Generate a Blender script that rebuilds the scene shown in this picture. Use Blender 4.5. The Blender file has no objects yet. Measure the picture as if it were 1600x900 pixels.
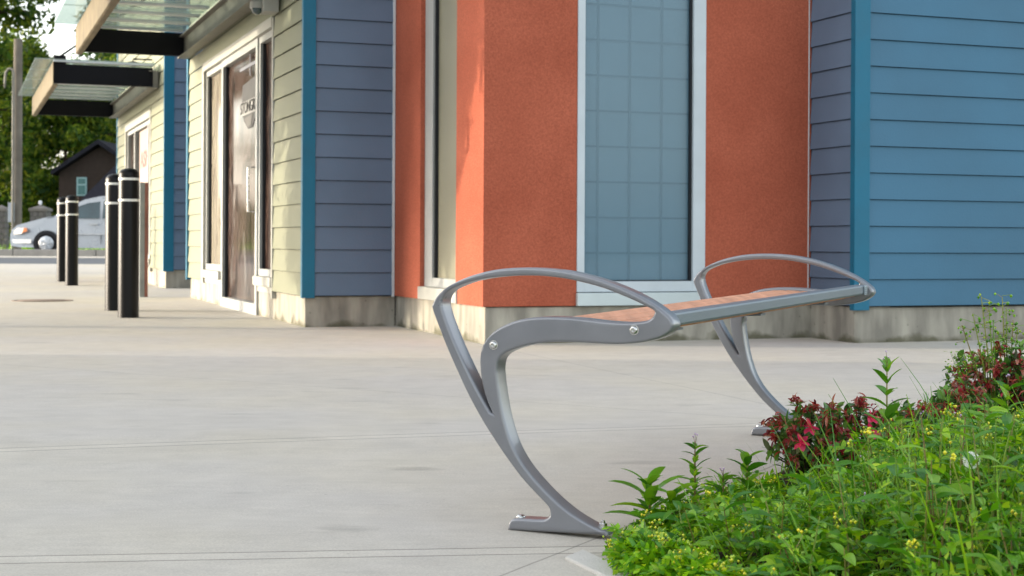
import bpy, bmesh, math, random
from mathutils import Vector, Matrix, noise as mnoise
R = math.radians
random.seed(7)
scene = bpy.context.scene
COL = scene.collection

# ------------------------------------------------------------------ camera, light
F = 2360.0; CU = 800.0; CV = 378.0; TH = 0.0052; HC = 0.69   # focal length in photo pixels, horizon, roll, camera height
cam_d = bpy.data.cameras.new('camera'); cam = bpy.data.objects.new('camera', cam_d); COL.objects.link(cam)
cam_d.sensor_width = 36; cam_d.lens = 36 * F / 1600; cam_d.shift_y = -(450 - CV) / 1600
cam_d.clip_start = 0.05; cam_d.clip_end = 2000
cam.matrix_world = Matrix.Translation((0, 0, HC)) @ Matrix.Rotation(R(90), 4, 'X') @ Matrix.Rotation(TH, 4, 'Z')
cam_d.dof.use_dof = True; cam_d.dof.focus_distance = 4.0; cam_d.dof.aperture_fstop = 9.0
scene.camera = cam

SUN_EL = 8.5; SUN_AZ = 3.0      # the sun stands to the left (-X), a little beyond the line of the picture plane
world = bpy.data.worlds.new("World"); scene.world = world; world.use_nodes = True
wn = world.node_tree; bg = wn.nodes['Background']
sky = wn.nodes.new('ShaderNodeTexSky'); sky.sky_type = 'NISHITA'; sky.sun_disc = False
sky.sun_elevation = R(SUN_EL); sky.sun_rotation = R(-90 + SUN_AZ); sky.air_density = 1.0; sky.dust_density = 2.5; sky.ozone_density = 1.0
hs_ = wn.nodes.new('ShaderNodeHueSaturation'); hs_.inputs['Saturation'].default_value = .38; hs_.inputs['Value'].default_value = 2.05   # thin bright haze whitens and brightens the sky
wn.links.new(sky.outputs[0], hs_.inputs['Color']); wn.links.new(hs_.outputs[0], bg.inputs[0]); bg.inputs[1].default_value = 0.15
sd = bpy.data.lights.new('sun', 'SUN'); sd.energy = 2.0; sd.angle = R(0.4); sd.color = (0.90, 0.80, 0.62)
sun = bpy.data.objects.new('sun', sd); COL.objects.link(sun)
tosun = Vector((-math.cos(R(SUN_EL)) * math.cos(R(SUN_AZ)), math.cos(R(SUN_EL)) * math.sin(R(SUN_AZ)), math.sin(R(SUN_EL))))
sun.rotation_euler = tosun.to_track_quat('Z', 'Y').to_euler()
scene.view_settings.view_transform = 'Standard'; scene.view_settings.look = 'None'
scene.view_settings.exposure = 1.43; scene.view_settings.gamma = 1.0
scene.view_settings.use_curve_mapping = False
scene.render.engine = 'CYCLES'
scene.cycles.max_bounces = 8; scene.cycles.transparent_max_bounces = 16

# ------------------------------------------------------------------ survey helpers (photo pixel -> sight line)
def ray(u, v):
    dx = u - CU; dy = v - CV
    return ((dx * math.cos(TH) + dy * math.sin(TH)) / F, (-dx * math.sin(TH) + dy * math.cos(TH)) / F)   # X/Y , drop/Y
HP = [(0, .69), (2, .69), (3.6, .687), (4.4, .675), (5.3, .662), (6.5, .665), (8, .672), (10, .68), (12, .672), (17, .66), (20, .648),
      (25, .61), (30, .575), (36, .54), (44, .485), (50, .47), (60, .40), (80, .3), (120, .2), (400, .2)]
def gz(y):
    if y <= 0: return HC - .69
    for i in range(len(HP) - 1):
        a, b = HP[i], HP[i + 1]
        if y <= b[0]:
            t = (y - a[0]) / (b[0] - a[0]); t = t * t * (3 - 2 * t) * .5 + t * .5
            return HC - (a[1] + (b[1] - a[1]) * t)
    return HC - .2
def ground(u, v):
    a, d = ray(u, v); y = 1.0
    for s in range(4000):
        if HC - d * y <= gz(y): break
        y += .02 if y < 30 else .05
    return Vector((a * y, y, gz(y)))
def colhit(P, D, u, v=378):
    """distance along the plan line P + t D at which photo column u meets it"""
    a = ray(u, v)[0]
    return (a * P[1] - P[0]) / (D[0] - a * D[1])
def zat(y, u, v): return HC - ray(u, v)[1] * y
def at(u, v, y):
    a, d = ray(u, v); return Vector((a * y, y, HC - d * y))

# ------------------------------------------------------------------ materials
def mat(name, c, rough=.6, spec=.4, metal=0.0, var=.08, scale=3.0, bump=0.0, bscale=60.0, coat=0.0, c2=None, detail=6.0, grime=0.0):
    m = bpy.data.materials.new(name); m.use_nodes = True; nt = m.node_tree; n = nt.nodes; l = nt.links
    b = n['Principled BSDF']; b.inputs['Roughness'].default_value = rough; b.inputs['Metallic'].default_value = metal
    b.inputs['Specular IOR Level'].default_value = spec; b.inputs['Coat Weight'].default_value = coat
    tc = n.new('ShaderNodeTexCoord'); nz = n.new('ShaderNodeTexNoise'); nz.inputs['Scale'].default_value = scale; nz.inputs['Detail'].default_value = detail
    l.new(tc.outputs['Object'], nz.inputs['Vector'])
    mx = n.new('ShaderNodeMix'); mx.data_type = 'RGBA'
    lo = [x * (1 - var) for x in c]; hi = list(c2) if c2 else [min(1, x * (1 + var)) for x in c]
    mx.inputs[6].default_value = (*lo, 1); mx.inputs[7].default_value = (*hi, 1)
    rp = n.new('ShaderNodeMapRange'); rp.inputs['From Min'].default_value = .3; rp.inputs['From Max'].default_value = .7
    l.new(nz.outputs['Fac'], rp.inputs['Value']); l.new(rp.outputs[0], mx.inputs[0])
    l.new(mx.outputs[2], b.inputs['Base Color'])
    rr = n.new('ShaderNodeMapRange'); rr.inputs['To Min'].default_value = max(0, rough - .08); rr.inputs['To Max'].default_value = min(1, rough + .1)
    l.new(nz.outputs['Fac'], rr.inputs['Value']); l.new(rr.outputs[0], b.inputs['Roughness'])
    if bump > 0:
        n2 = n.new('ShaderNodeTexNoise'); n2.inputs['Scale'].default_value = bscale; n2.inputs['Detail'].default_value = 4
        l.new(tc.outputs['Object'], n2.inputs['Vector'])
        bp = n.new('ShaderNodeBump'); bp.inputs['Strength'].default_value = bump; bp.inputs['Distance'].default_value = .01
        l.new(n2.outputs['Fac'], bp.inputs['Height']); l.new(bp.outputs[0], b.inputs['Normal'])
    return m
def leafmat(name, cols, trans=.32, rough=.36, spec=.5):
    m = bpy.data.materials.new(name); m.use_nodes = True; nt = m.node_tree; n = nt.nodes; l = nt.links
    b = n['Principled BSDF']; out = n['Material Output']
    g = n.new('ShaderNodeNewGeometry'); cr = n.new('ShaderNodeValToRGB'); cr.color_ramp.interpolation = 'LINEAR'
    els = cr.color_ramp.elements
    while len(els) < len(cols): els.new(.5)
    for i, c in enumerate(cols): els[i].position = i / (len(cols) - 1); els[i].color = (*c, 1)
    l.new(g.outputs['Random Per Island'], cr.inputs[0]); l.new(cr.outputs[0], b.inputs['Base Color'])
    b.inputs['Roughness'].default_value = rough; b.inputs['Specular IOR Level'].default_value = spec
    t = n.new('ShaderNodeBsdfTranslucent')
    hs = n.new('ShaderNodeHueSaturation'); hs.inputs['Value'].default_value = 1.5; hs.inputs['Hue'].default_value = .49
    l.new(cr.outputs[0], hs.inputs['Color']); l.new(hs.outputs[0], t.inputs[0])
    ms = n.new('ShaderNodeMixShader'); ms.inputs[0].default_value = trans
    l.new(b.outputs[0], ms.inputs[1]); l.new(t.outputs[0], ms.inputs[2]); l.new(ms.outputs[0], out.inputs[0])
    return m
def lin(*c): return tuple(((x / 255) / 12.92 if x / 255 <= .04045 else ((x / 255 + .055) / 1.055) ** 2.4) for x in c)

M = {}
M['cream'] = mat('cream_fibre_cement_paint', (.215, .220, .150), .65, .3, var=.05, scale=2.2, bump=.12, bscale=90)
M['slate'] = mat('slate_fibre_cement_paint', (.112, .163, .240), .6, .35, var=.10, scale=1.6, bump=.12, bscale=90)
M['blue'] = mat('blue_fibre_cement_paint', (.050, .148, .236), .6, .35, var=.10, scale=1.2, bump=.12, bscale=90)
M['teal'] = mat('teal_trim_paint', (.002, .125, .215), .5, .4, var=.06, scale=5, bump=.05, bscale=50)
M['white'] = mat('pale_aluminium_frame', (.50, .56, .60), .45, .4, var=.05, scale=6)
M['whitepaint'] = mat('white_painted_sill', (.37, .365, .33), .55, .3, var=.06, scale=8)
M['frame2'] = mat('grey_white_shop_frame', (.33, .34, .33), .45, .4, var=.05, scale=6)
M['gasket'] = mat('black_rubber_gasket', (.012, .014, .018), .5, .3)
M['black'] = mat('black_steel_paint', (.005, .005, .007), .6, .15, var=.2, scale=4)
M['galv'] = mat('galvanised_channel', (.16, .15, .125), .5, .35, metal=.15, var=.25, scale=3.5)
M['fascia'] = mat('bronze_fascia_channel', (.17, .14, .095), .75, .12, metal=.0, var=.22, scale=5)
M['lightgrey'] = mat('light_grey_purlin_paint', (.55, .58, .60), .5, .4)
M['bollard'] = mat('black_plastic_sleeve', (.004, .004, .005), .36, .22, var=.1, scale=2)
M['stripe'] = mat('white_reflective_band', (.78, .78, .74), .4, .4)
M['steel'] = mat('stainless_steel', (.62, .62, .60), .25, .5, metal=1.0, var=.1, scale=30)
M['alu'] = mat('grey_powder_coat', (.225, .230, .250), .30, .6, metal=.3, var=.07, scale=9, bump=.05, bscale=420, coat=.35)
M['rail'] = mat('grey_blue_rail_coat', (.16, .19, .22), .4, .5, metal=.25, var=.06, scale=14, bump=.03, bscale=500)
M['asphalt'] = mat('asphalt', (.075, .085, .10), .75, .4, var=.15, scale=2, bump=.3, bscale=80)
M['grass'] = mat('grass_ground', (.03, .06, .012), .9, .1, var=.5, scale=6, c2=(.07, .13, .02))
M['soil'] = mat('dark_soil', (.05, .036, .025), .95, .1, var=.5, scale=30, bump=.8, bscale=60)
M['brick'] = mat('brown_cladding', (.05, .036, .03), .8, .2, var=.15, scale=5)
M['shingle'] = mat('dark_shingle', (.018, .018, .026), .85, .2, var=.3, scale=9)
M['bark'] = mat('bark', (.06, .045, .03), .9, .1, var=.4, scale=3, bump=.6, bscale=25)
M['pole'] = mat('weathered_wood_pole', (.16, .14, .115), .85, .1, var=.2, scale=2)
M['vanpaint'] = mat('silver_car_paint', (.38, .40, .44), .28, .6, metal=.35, var=.02, coat=.6)
M['chrome'] = mat('hubcap_metal', (.55, .57, .60), .3, .5, metal=.5)
M['tyre'] = mat('tyre_rubber', (.012, .012, .013), .8, .2)
M['amber'] = mat('amber_lens', (.55, .20, .08), .2, .5)
M['lens'] = mat('clear_lens', (.70, .66, .60), .12, .6, coat=.8)
M['darkglass'] = mat('car_glass', (.02, .045, .05), .08, .8, var=.3, coat=.5)
M['stone'] = mat('grey_block_stone', (.13, .12, .115), .85, .2, var=.25, scale=9, bump=.6, bscale=14)
M['rust'] = mat('rust_manhole_iron', (.24, .185, .15), .8, .2, var=.35, scale=14)
M['redpost'] = mat('red_oxide_post', (.26, .11, .085), .7, .25, var=.2, scale=8)
M['graypost'] = mat('grey_post_paint', (.26, .27, .27), .6, .3, var=.15, scale=8)

def stucco():
    m = mat('orange_stucco', (.385, .096, .053), .85, .15, var=.10, scale=1.6, bump=.55, bscale=130, c2=(.455, .126, .073), detail=8)
    nt = m.node_tree; n = nt.nodes; l = nt.links; b = n['Principled BSDF']
    src = b.inputs['Base Color'].links[0].from_socket
    tc = n.new('ShaderNodeTexCoord'); nz = n.new('ShaderNodeTexNoise'); nz.inputs['Scale'].default_value = 75; nz.inputs['Detail'].default_value = 6
    l.new(tc.outputs['Object'], nz.inputs['Vector'])
    mp = n.new('ShaderNodeMapRange'); mp.inputs['From Min'].default_value = .3; mp.inputs['From Max'].default_value = .7
    mp.inputs['To Min'].default_value = .80; mp.inputs['To Max'].default_value = 1.15
    l.new(nz.outputs['Fac'], mp.inputs['Value'])
    mx = n.new('ShaderNodeMix'); mx.data_type = 'RGBA'; mx.blend_type = 'MULTIPLY'; mx.inputs[0].default_value = 1
    l.new(src, mx.inputs[6]); l.new(mp.outputs[0], mx.inputs[7]); l.new(mx.outputs[2], b.inputs['Base Color'])
    return m
M['stucco'] = stucco()

def foundation():
    m = bpy.data.materials.new('cast_concrete_foundation'); m.use_nodes = True; nt = m.node_tree; n = nt.nodes; l = nt.links; b = n['Principled BSDF']
    b.inputs['Roughness'].default_value = .85; b.inputs['Specular IOR Level'].default_value = .2
    tc = n.new('ShaderNodeTexCoord'); g = n.new('ShaderNodeNewGeometry')
    mpv = n.new('ShaderNodeMapping'); mpv.inputs['Scale'].default_value = (3, 3, .8); l.new(g.outputs['Position'], mpv.inputs['Vector'])
    nz = n.new('ShaderNodeTexNoise'); nz.inputs['Scale'].default_value = 3; nz.inputs['Detail'].default_value = 8; l.new(mpv.outputs[0], nz.inputs['Vector'])
    cr = n.new('ShaderNodeValToRGB'); cr.color_ramp.elements[0].position = .33; cr.color_ramp.elements[0].color = (.22, .205, .175, 1)
    cr.color_ramp.elements[1].position = .66; cr.color_ramp.elements[1].color = (.40, .375, .315, 1); l.new(nz.outputs['Fac'], cr.inputs[0])
    sp = n.new('ShaderNodeSeparateXYZ'); l.new(g.outputs['Position'], sp.inputs[0])
    n2 = n.new('ShaderNodeTexNoise'); n2.inputs['Scale'].default_value = 5; n2.inputs['Detail'].default_value = 8; l.new(g.outputs['Position'], n2.inputs['Vector'])
    ad = n.new('ShaderNodeMath'); ad.operation = 'MULTIPLY_ADD'; ad.inputs[1].default_value = .28; l.new(n2.outputs['Fac'], ad.inputs[0]); 
    ng = n.new('ShaderNodeMath'); ng.operation = 'MULTIPLY'; ng.inputs[1].default_value = -1; l.new(sp.outputs['Z'], ng.inputs[0]); l.new(ng.outputs[0], ad.inputs[2])
    mr = n.new('ShaderNodeMapRange'); mr.inputs['From Min'].default_value = .085; mr.inputs['From Max'].default_value = .135; l.new(ad.outputs[0], mr.inputs['Value'])
    mx = n.new('ShaderNodeMix'); mx.data_type = 'RGBA'; mx.inputs[7].default_value = (.085, .082, .045, 1)
    mq = n.new('ShaderNodeMath'); mq.operation = 'MULTIPLY'; mq.inputs[1].default_value = .8; l.new(mr.outputs[0], mq.inputs[0])
    l.new(mq.outputs[0], mx.inputs[0]); l.new(cr.outputs[0], mx.inputs[6])
    # pits
    v = n.new('ShaderNodeTexVoronoi'); v.inputs['Scale'].default_value = 11; l.new(g.outputs['Position'], v.inputs['Vector'])
    pr = n.new('ShaderNodeMapRange'); pr.inputs['From Min'].default_value = .05; pr.inputs['From Max'].default_value = .11; pr.inputs['To Min'].default_value = .55; l.new(v.outputs['Distance'], pr.inputs['Value'])
    m2 = n.new('ShaderNodeMix'); m2.data_type = 'RGBA'; m2.blend_type = 'MULTIPLY'; m2.inputs[0].default_value = .7
    l.new(mx.outputs[2], m2.inputs[6]); l.new(pr.outputs[0], m2.inputs[7]); l.new(m2.outputs[2], b.inputs['Base Color'])
    bp = n.new('ShaderNodeBump'); bp.inputs['Strength'].default_value = .5; bp.inputs['Distance'].default_value = .01; l.new(n2.outputs['Fac'], bp.inputs['Height']); l.new(bp.outputs[0], b.inputs['Normal'])
    return m
M['found'] = foundation()

def seatwood():
    m = mat('orange_brown_composite_slat', (.58, .29, .18), .6, .3, var=.20, scale=40, bump=.25, bscale=220)
    nt = m.node_tree; n = nt.nodes; l = nt.links
    tc = [x for x in n if x.type == 'TEX_COORD'][0]
    mp = n.new('ShaderNodeMapping'); mp.inputs['Rotation'].default_value = (0, 0, R(27.4)); mp.inputs['Scale'].default_value = (1, .05, 1)
    l.new(tc.outputs['Object'], mp.inputs['Vector'])
    for x in n:
        if x.type == 'TEX_NOISE': l.new(mp.outputs[0], x.inputs['Vector'])
    return m
M['slat'] = seatwood()

def plaza():
    m = bpy.data.materials.new('broomed_concrete_paving'); m.use_nodes = True; nt = m.node_tree; n = nt.nodes; l = nt.links; b = n['Principled BSDF']
    b.inputs['Specular IOR Level'].default_value = .25
    g = n.new('ShaderNodeNewGeometry')
    def nz(scale, det=6, stretch=None, rot=0):
        t = n.new('ShaderNodeTexNoise'); t.inputs['Scale'].default_value = scale; t.inputs['Detail'].default_value = det
        if stretch:
            mp = n.new('ShaderNodeMapping'); mp.inputs['Scale'].default_value = stretch; mp.inputs['Rotation'].default_value = (0, 0, rot)
            l.new(g.outputs['Position'], mp.inputs['Vector']); l.new(mp.outputs[0], t.inputs['Vector'])
        else: l.new(g.outputs['Position'], t.inputs['Vector'])
        return t.outputs['Fac']
    def ramp(src, a, b_, lo, hi):
        r = n.new('ShaderNodeMapRange'); r.inputs['From Min'].default_value = a; r.inputs['From Max'].default_value = b_
        r.inputs['To Min'].default_value = lo; r.inputs['To Max'].default_value = hi; l.new(src, r.inputs['Value']); return r.outputs[0]
    def mul(a, b_):
        x = n.new('ShaderNodeMath'); x.operation = 'MULTIPLY'; l.new(a, x.inputs[0]); l.new(b_, x.inputs[1]); return x.outputs[0]
    k = ramp(nz(.45, 7), .3, .7, .95, 1.03)
    k = mul(k, ramp(nz(2.6, 8), .3, .7, .965, 1.025))
    k = mul(k, ramp(nz(9, 8), .3, .7, .95, 1.04))
    k = mul(k, ramp(nz(220, 3), .3, .7, .89, 1.09))
    k = mul(k, ramp(nz(14, 6, (.5, 2.2, 1), R(6)), .33, .6, .965, 1.01))
    k = mul(k, ramp(nz(3.1, 7, (.8, 2.2, 1), R(3)), .64, .73, 1.0, .80))     # water stains
    k = mul(k, ramp(nz(30, 3), .74, .79, 1.0, .72))                           # specks
    wob = nz(5, 4)
    for (p, q, wd) in JOINTS:
        d = (q - p).normalized(); nn = Vector((-d.y, d.x)); off = nn.dot(p)
        if off < 0: nn = -nn; off = -off
        dp = n.new('ShaderNodeVectorMath'); dp.operation = 'DOT_PRODUCT'; dp.inputs[1].default_value = (nn.x, nn.y, 0); l.new(g.outputs['Position'], dp.inputs[0])
        sb = n.new('ShaderNodeMath'); sb.operation = 'SUBTRACT'; sb.inputs[1].default_value = off; l.new(dp.outputs['Value'], sb.inputs[0])
        wa = n.new('ShaderNodeMath'); wa.operation = 'MULTIPLY_ADD'; wa.inputs[1].default_value = .006; l.new(wob, wa.inputs[0]); l.new(sb.outputs[0], wa.inputs[2])
        ab = n.new('ShaderNodeMath'); ab.operation = 'ABSOLUTE'; l.new(wa.outputs[0], ab.inputs[0])
        if wd > 0.01:      # tooled joint: groove in a smooth trowelled band
            gcore = ramp(ab.outputs[0], .001, .003, .97, 1.0)
            s2 = n.new('ShaderNodeMath'); s2.operation = 'SUBTRACT'; s2.inputs[1].default_value = wd; l.new(ab.outputs[0], s2.inputs[0])
            a2 = n.new('ShaderNodeMath'); a2.operation = 'ABSOLUTE'; l.new(s2.outputs[0], a2.inputs[0])
            edge = ramp(a2.outputs[0], .0018, .006, .50, 1.0)
            band = ramp(ab.outputs[0], wd * .9, wd * 1.02, 1.06, 1.0)
            k = mul(mul(mul(k, gcore), edge), band)
        else:
            k = mul(k, ramp(ab.outputs[0], .0015, .0045, .62, 1.0))
    cm = n.new('ShaderNodeMix'); cm.data_type = 'RGBA'; cm.inputs[6].default_value = (.505, .472, .425, 1); cm.inputs[7].default_value = (.53, .487, .41, 1)
    l.new(ramp(nz(.8, 5), .4, .62, 0, 1), cm.inputs[0])
    fm = n.new('ShaderNodeMix'); fm.data_type = 'RGBA'; fm.blend_type = 'MULTIPLY'; fm.inputs[0].default_value = 1
    l.new(cm.outputs[2], fm.inputs[6]); l.new(k, fm.inputs[7]); l.new(fm.outputs[2], b.inputs['Base Color'])
    l.new(ramp(nz(4, 5), .3, .7, .68, .85), b.inputs['Roughness'])
    bp = n.new('ShaderNodeBump'); bp.inputs['Strength'].default_value = .35; bp.inputs['Distance'].default_value = .004
    l.new(nz(90, 4, (.5, 2.5, 1), R(5)), bp.inputs['Height']); l.new(bp.outputs[0], b.inputs['Normal'])
    return m

def glasspane(name, tint, rough=.03, a=.35):
    m = bpy.data.materials.new(name); m.use_nodes = True; nt = m.node_tree; n = nt.nodes; l = nt.links
    b = n['Principled BSDF']; b.inputs['Base Color'].default_value = (*tint, 1); b.inputs['Roughness'].default_value = rough; b.inputs['Specular IOR Level'].default_value = .6
    tr = n.new('ShaderNodeBsdfTransparent'); tr.inputs[0].default_value = (.82, .90, .88, 1)
    ms = n.new('ShaderNodeMixShader'); ms.inputs[0].default_value = a
    l.new(tr.outputs[0], ms.inputs[1]); l.new(b.outputs[0], ms.inputs[2]); l.new(ms.outputs[0], n['Material Output'].inputs[0])
    return m
M['canopyglass'] = glasspane('green_tinted_canopy_glass', (.50, .58, .55), .15, .42)

def reflpaint(name, stops, sx=26, sz=1.2, rough=.12, scale=2.2):
    """shop glass with a streaky tree reflection painted into its colour"""
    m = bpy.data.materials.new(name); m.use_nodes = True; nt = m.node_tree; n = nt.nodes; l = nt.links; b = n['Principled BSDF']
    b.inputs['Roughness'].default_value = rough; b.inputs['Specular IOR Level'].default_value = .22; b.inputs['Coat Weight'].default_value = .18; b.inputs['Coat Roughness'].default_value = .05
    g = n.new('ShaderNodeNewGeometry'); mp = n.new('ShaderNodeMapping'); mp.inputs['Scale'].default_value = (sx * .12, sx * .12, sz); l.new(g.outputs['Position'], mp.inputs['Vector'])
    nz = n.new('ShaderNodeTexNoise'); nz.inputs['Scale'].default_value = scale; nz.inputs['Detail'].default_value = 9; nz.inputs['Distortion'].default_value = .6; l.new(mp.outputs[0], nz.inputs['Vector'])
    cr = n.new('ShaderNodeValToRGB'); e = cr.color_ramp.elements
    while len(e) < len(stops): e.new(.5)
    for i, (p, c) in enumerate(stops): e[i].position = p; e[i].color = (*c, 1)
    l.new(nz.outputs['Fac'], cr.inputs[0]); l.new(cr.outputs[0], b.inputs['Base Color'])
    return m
M['reflpaint'] = reflpaint('brown_and_pearl_painted_reflection', [(.30, (.010, .006, .005)), (.43, (.035, .02, .015)), (.50, (.11, .08, .07)), (.57, (.05, .028, .02)), (.64, (.13, .11, .10)), (.74, (.24, .22, .21))])  # reflected trees are painted into the pane colour as streaks
M['reflpaintdark'] = reflpaint('dark_brown_painted_reflection', [(.3, (.010, .006, .005)), (.5, (.035, .02, .016)), (.62, (.07, .045, .035)), (.74, (.2, .16, .14))])
M['reflpaintpale'] = reflpaint('pale_painted_reflection', [(.3, (.12, .09, .075)), (.45, (.26, .23, .18)), (.7, (.34, .31, .25))])
def baypane():
    m = bpy.data.materials.new('blue_grey_bay_glass'); m.use_nodes = True; nt = m.node_tree; n = nt.nodes; l = nt.links; b = n['Principled BSDF']
    b.inputs['Base Color'].default_value = (.15, .26, .34, 1); b.inputs['Roughness'].default_value = .35
    b.inputs['Coat Weight'].default_value = .7; b.inputs['Coat Roughness'].default_value = .03; b.inputs['Coat IOR'].default_value = 1.5
    tr = n.new('ShaderNodeBsdfTransparent'); tr.inputs[0].default_value = (.90, .95, .97, 1)
    ms = n.new('ShaderNodeMixShader'); ms.inputs[0].default_value = .38
    l.new(tr.outputs[0], ms.inputs[1]); l.new(b.outputs[0], ms.inputs[2]); l.new(ms.outputs[0], n['Material Output'].inputs[0])
    return m
M['bayglass'] = baypane()
M['blind'] = mat('pale_backing_panel', (.38, .52, .58), .7, .2, var=.06, scale=1.5)
M['curtain'] = mat('cream_backing_behind_glass', (.25, .235, .165), .3, .4, var=.08, scale=2, coat=.5)

M['leafweed'] = leafmat('weed_leaf_green', [(.03, .14, .003), (.11, .32, .005), (.28, .54, .008), (.07, .25, .010), (.46, .62, .015)])
M['leafherb'] = leafmat('herb_leaf_green', [(.03, .15, .006), (.09, .27, .010), (.25, .46, .012), (.04, .18, .018)])
M['leafdark'] = leafmat('azalea_leaf_green', [(.04, .11, .022), (.07, .21, .03), (.15, .32, .04), (.12, .13, .08)], .25)
M['petaldry'] = leafmat('withered_azalea_petal', [(.20, .010, .014), (.32, .022, .022), (.42, .09, .05), (.13, .006, .012), (.55, .22, .13)], .25)
M['petalpink'] = leafmat('fresh_azalea_petal', [(.68, .03, .10), (.80, .07, .17)], .3)
M['bud'] = leafmat('yellow_bud', [(.72, .72, .03), (.85, .74, .02), (.50, .66, .05)], .2)
M['stem'] = leafmat('green_stem', [(.14, .30, .03), (.24, .28, .04), (.20, .12, .05)], .1)
M['redstem'] = leafmat('reddish_stem', [(.14, .07, .04), (.20, .14, .05)], .1)
M['lilac'] = leafmat('lilac_petal', [(.62, .45, .66), (.70, .58, .72)], .3)
M['fluff'] = leafmat('white_seed_fluff', [(.8, .8, .8), (.9, .9, .88)], .4)
M['forest'] = leafmat('broadleaf_forest', [(.014, .042, .006), (.035, .09, .009), (.09, .15, .011), (.17, .21, .016)], .35, .6, .2)
M['conifer'] = leafmat('conifer_needles', [(.012, .035, .010), (.022, .060, .013), (.045, .09, .018)], .2, .6, .2)

# ------------------------------------------------------------------ object helpers
def tag(o, label=None, cat=None, group=None, kind=None):
    if label: o['label'] = label
    if cat: o['category'] = cat
    if group: o['group'] = group
    if kind: o['kind'] = kind
    return o
def empty(name, loc, label, cat, group=None):
    o = bpy.data.objects.new(name, None); o.location = loc; o.empty_display_size = .2; COL.objects.link(o)
    return tag(o, label, cat, group)
def root_loc(o):
    v = Vector((0, 0, 0))
    while o is not None: v += Vector(o.location); o = o.parent
    return v
class MB:
    def __init__(s): s.v = []; s.f = []; s.m = []
    def face(s, pts, mi=0):
        n = len(s.v); s.v += [tuple(p) for p in pts]; s.f.append(tuple(range(n, n + len(pts)))); s.m.append(mi)
    def hexa(s, P, mi=0):
        """8 corners: bottom 4 (ccw from above), top 4"""
        n = len(s.v); s.v += [tuple(p) for p in P]
        for q in ((3, 2, 1, 0), (4, 5, 6, 7), (0, 1, 5, 4), (1, 2, 6, 5), (2, 3, 7, 6), (3, 0, 4, 7)):
            s.f.append(tuple(n + i for i in q)); s.m.append(mi)
    def obox(s, P, D, N, t0, t1, n0, n1, z0, z1, mi=0):
        """box along plan line P + t D, between offsets n0..n1 along N"""
        c = []
        for z in (z0, z1):
            for (t, k) in ((t0, n0), (t1, n0), (t1, n1), (t0, n1)):
                c.append((P[0] + D[0] * t + N[0] * k, P[1] + D[1] * t + N[1] * k, z))
        cr = D[0] * N[1] - D[1] * N[0]
        if cr < 0: c = [c[i] for i in (3, 2, 1, 0, 7, 6, 5, 4)]
        s.hexa(c, mi)
    def box(s, x0, x1, y0, y1, z0, z1, mi=0): s.obox((0, 0), (1, 0), (0, 1), x0, x1, y0, y1, z0, z1, mi)
    def tube(s, pts, rad, seg=8, mi=0, cap=True):
        pts = [Vector(p) for p in pts]; n0 = len(s.v); rs = rad if isinstance(rad, (list, tuple)) else [rad] * len(pts)
        ref = None
        for i, p in enumerate(pts):
            d = (pts[min(i + 1, len(pts) - 1)] - pts[max(i - 1, 0)]).normalized()
            if ref is None: ref = d.orthogonal().normalized()
            a = (ref - d * ref.dot(d)).normalized(); ref = a; b = d.cross(a)
            for k in range(seg):
                an = 2 * math.pi * k / seg; s.v.append(tuple(p + (a * math.cos(an) + b * math.sin(an)) * rs[i]))
        for i in range(len(pts) - 1):
            for k in range(seg):
                a = n0 + i * seg + k; b = n0 + i * seg + (k + 1) % seg
                s.f.append((a, b, b + seg, a + seg)); s.m.append(mi)
        if cap:
            s.f.append(tuple(n0 + k for k in reversed(range(seg)))); s.m.append(mi)
            s.f.append(tuple(n0 + (len(pts) - 1) * seg + k for k in range(seg))); s.m.append(mi)
    def lathe(s, prof, o, ax=(0, 0, 1), seg=32, mi=0):
        ax = Vector(ax).normalized(); a = ax.orthogonal().normalized(); b = ax.cross(a); n0 = len(s.v); o = Vector(o)
        for (r, h) in prof:
            for k in range(seg):
                an = 2 * math.pi * k / seg; s.v.append(tuple(o + ax * h + (a * math.cos(an) + b * math.sin(an)) * max(r, 1e-4)))
        for i in range(len(prof) - 1):
            for k in range(seg):
                p = n0 + i * seg + k; q = n0 + i * seg + (k + 1) % seg
                s.f.append((p, q, q + seg, p + seg)); s.m.append(mi)
    def build(s, name, mats, parent=None, smooth=False, bevel=0.0, angle=40):
        me = bpy.data.meshes.new(name); off = root_loc(parent) if parent else Vector((0, 0, 0))
        me.from_pydata([(x - off.x, y - off.y, z - off.z) for x, y, z in s.v], [], s.f)
        mats = mats if isinstance(mats, (list, tuple)) else [mats]
        for m in mats: me.materials.append(M[m] if isinstance(m, str) else m)
        me.polygons.foreach_set('material_index', s.m); me.update()
        if smooth:
            me.polygons.foreach_set('use_smooth', [True] * len(me.polygons)); me.set_sharp_from_angle(angle=R(angle))
        o = bpy.data.objects.new(name, me); COL.objects.link(o)
        if parent: o.parent = parent
        if bevel > 0:
            bv = o.modifiers.new('bevel', 'BEVEL'); bv.width = bevel; bv.segments = 2; bv.limit_method = 'ANGLE'; bv.angle_limit = R(50); bv.harden_normals = False
        return o
def copy_tree(o, parent=None):
    c = o.copy(); COL.objects.link(c); c.parent = parent
    for ch in list(o.children): copy_tree(ch, c)
    return c

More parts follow.
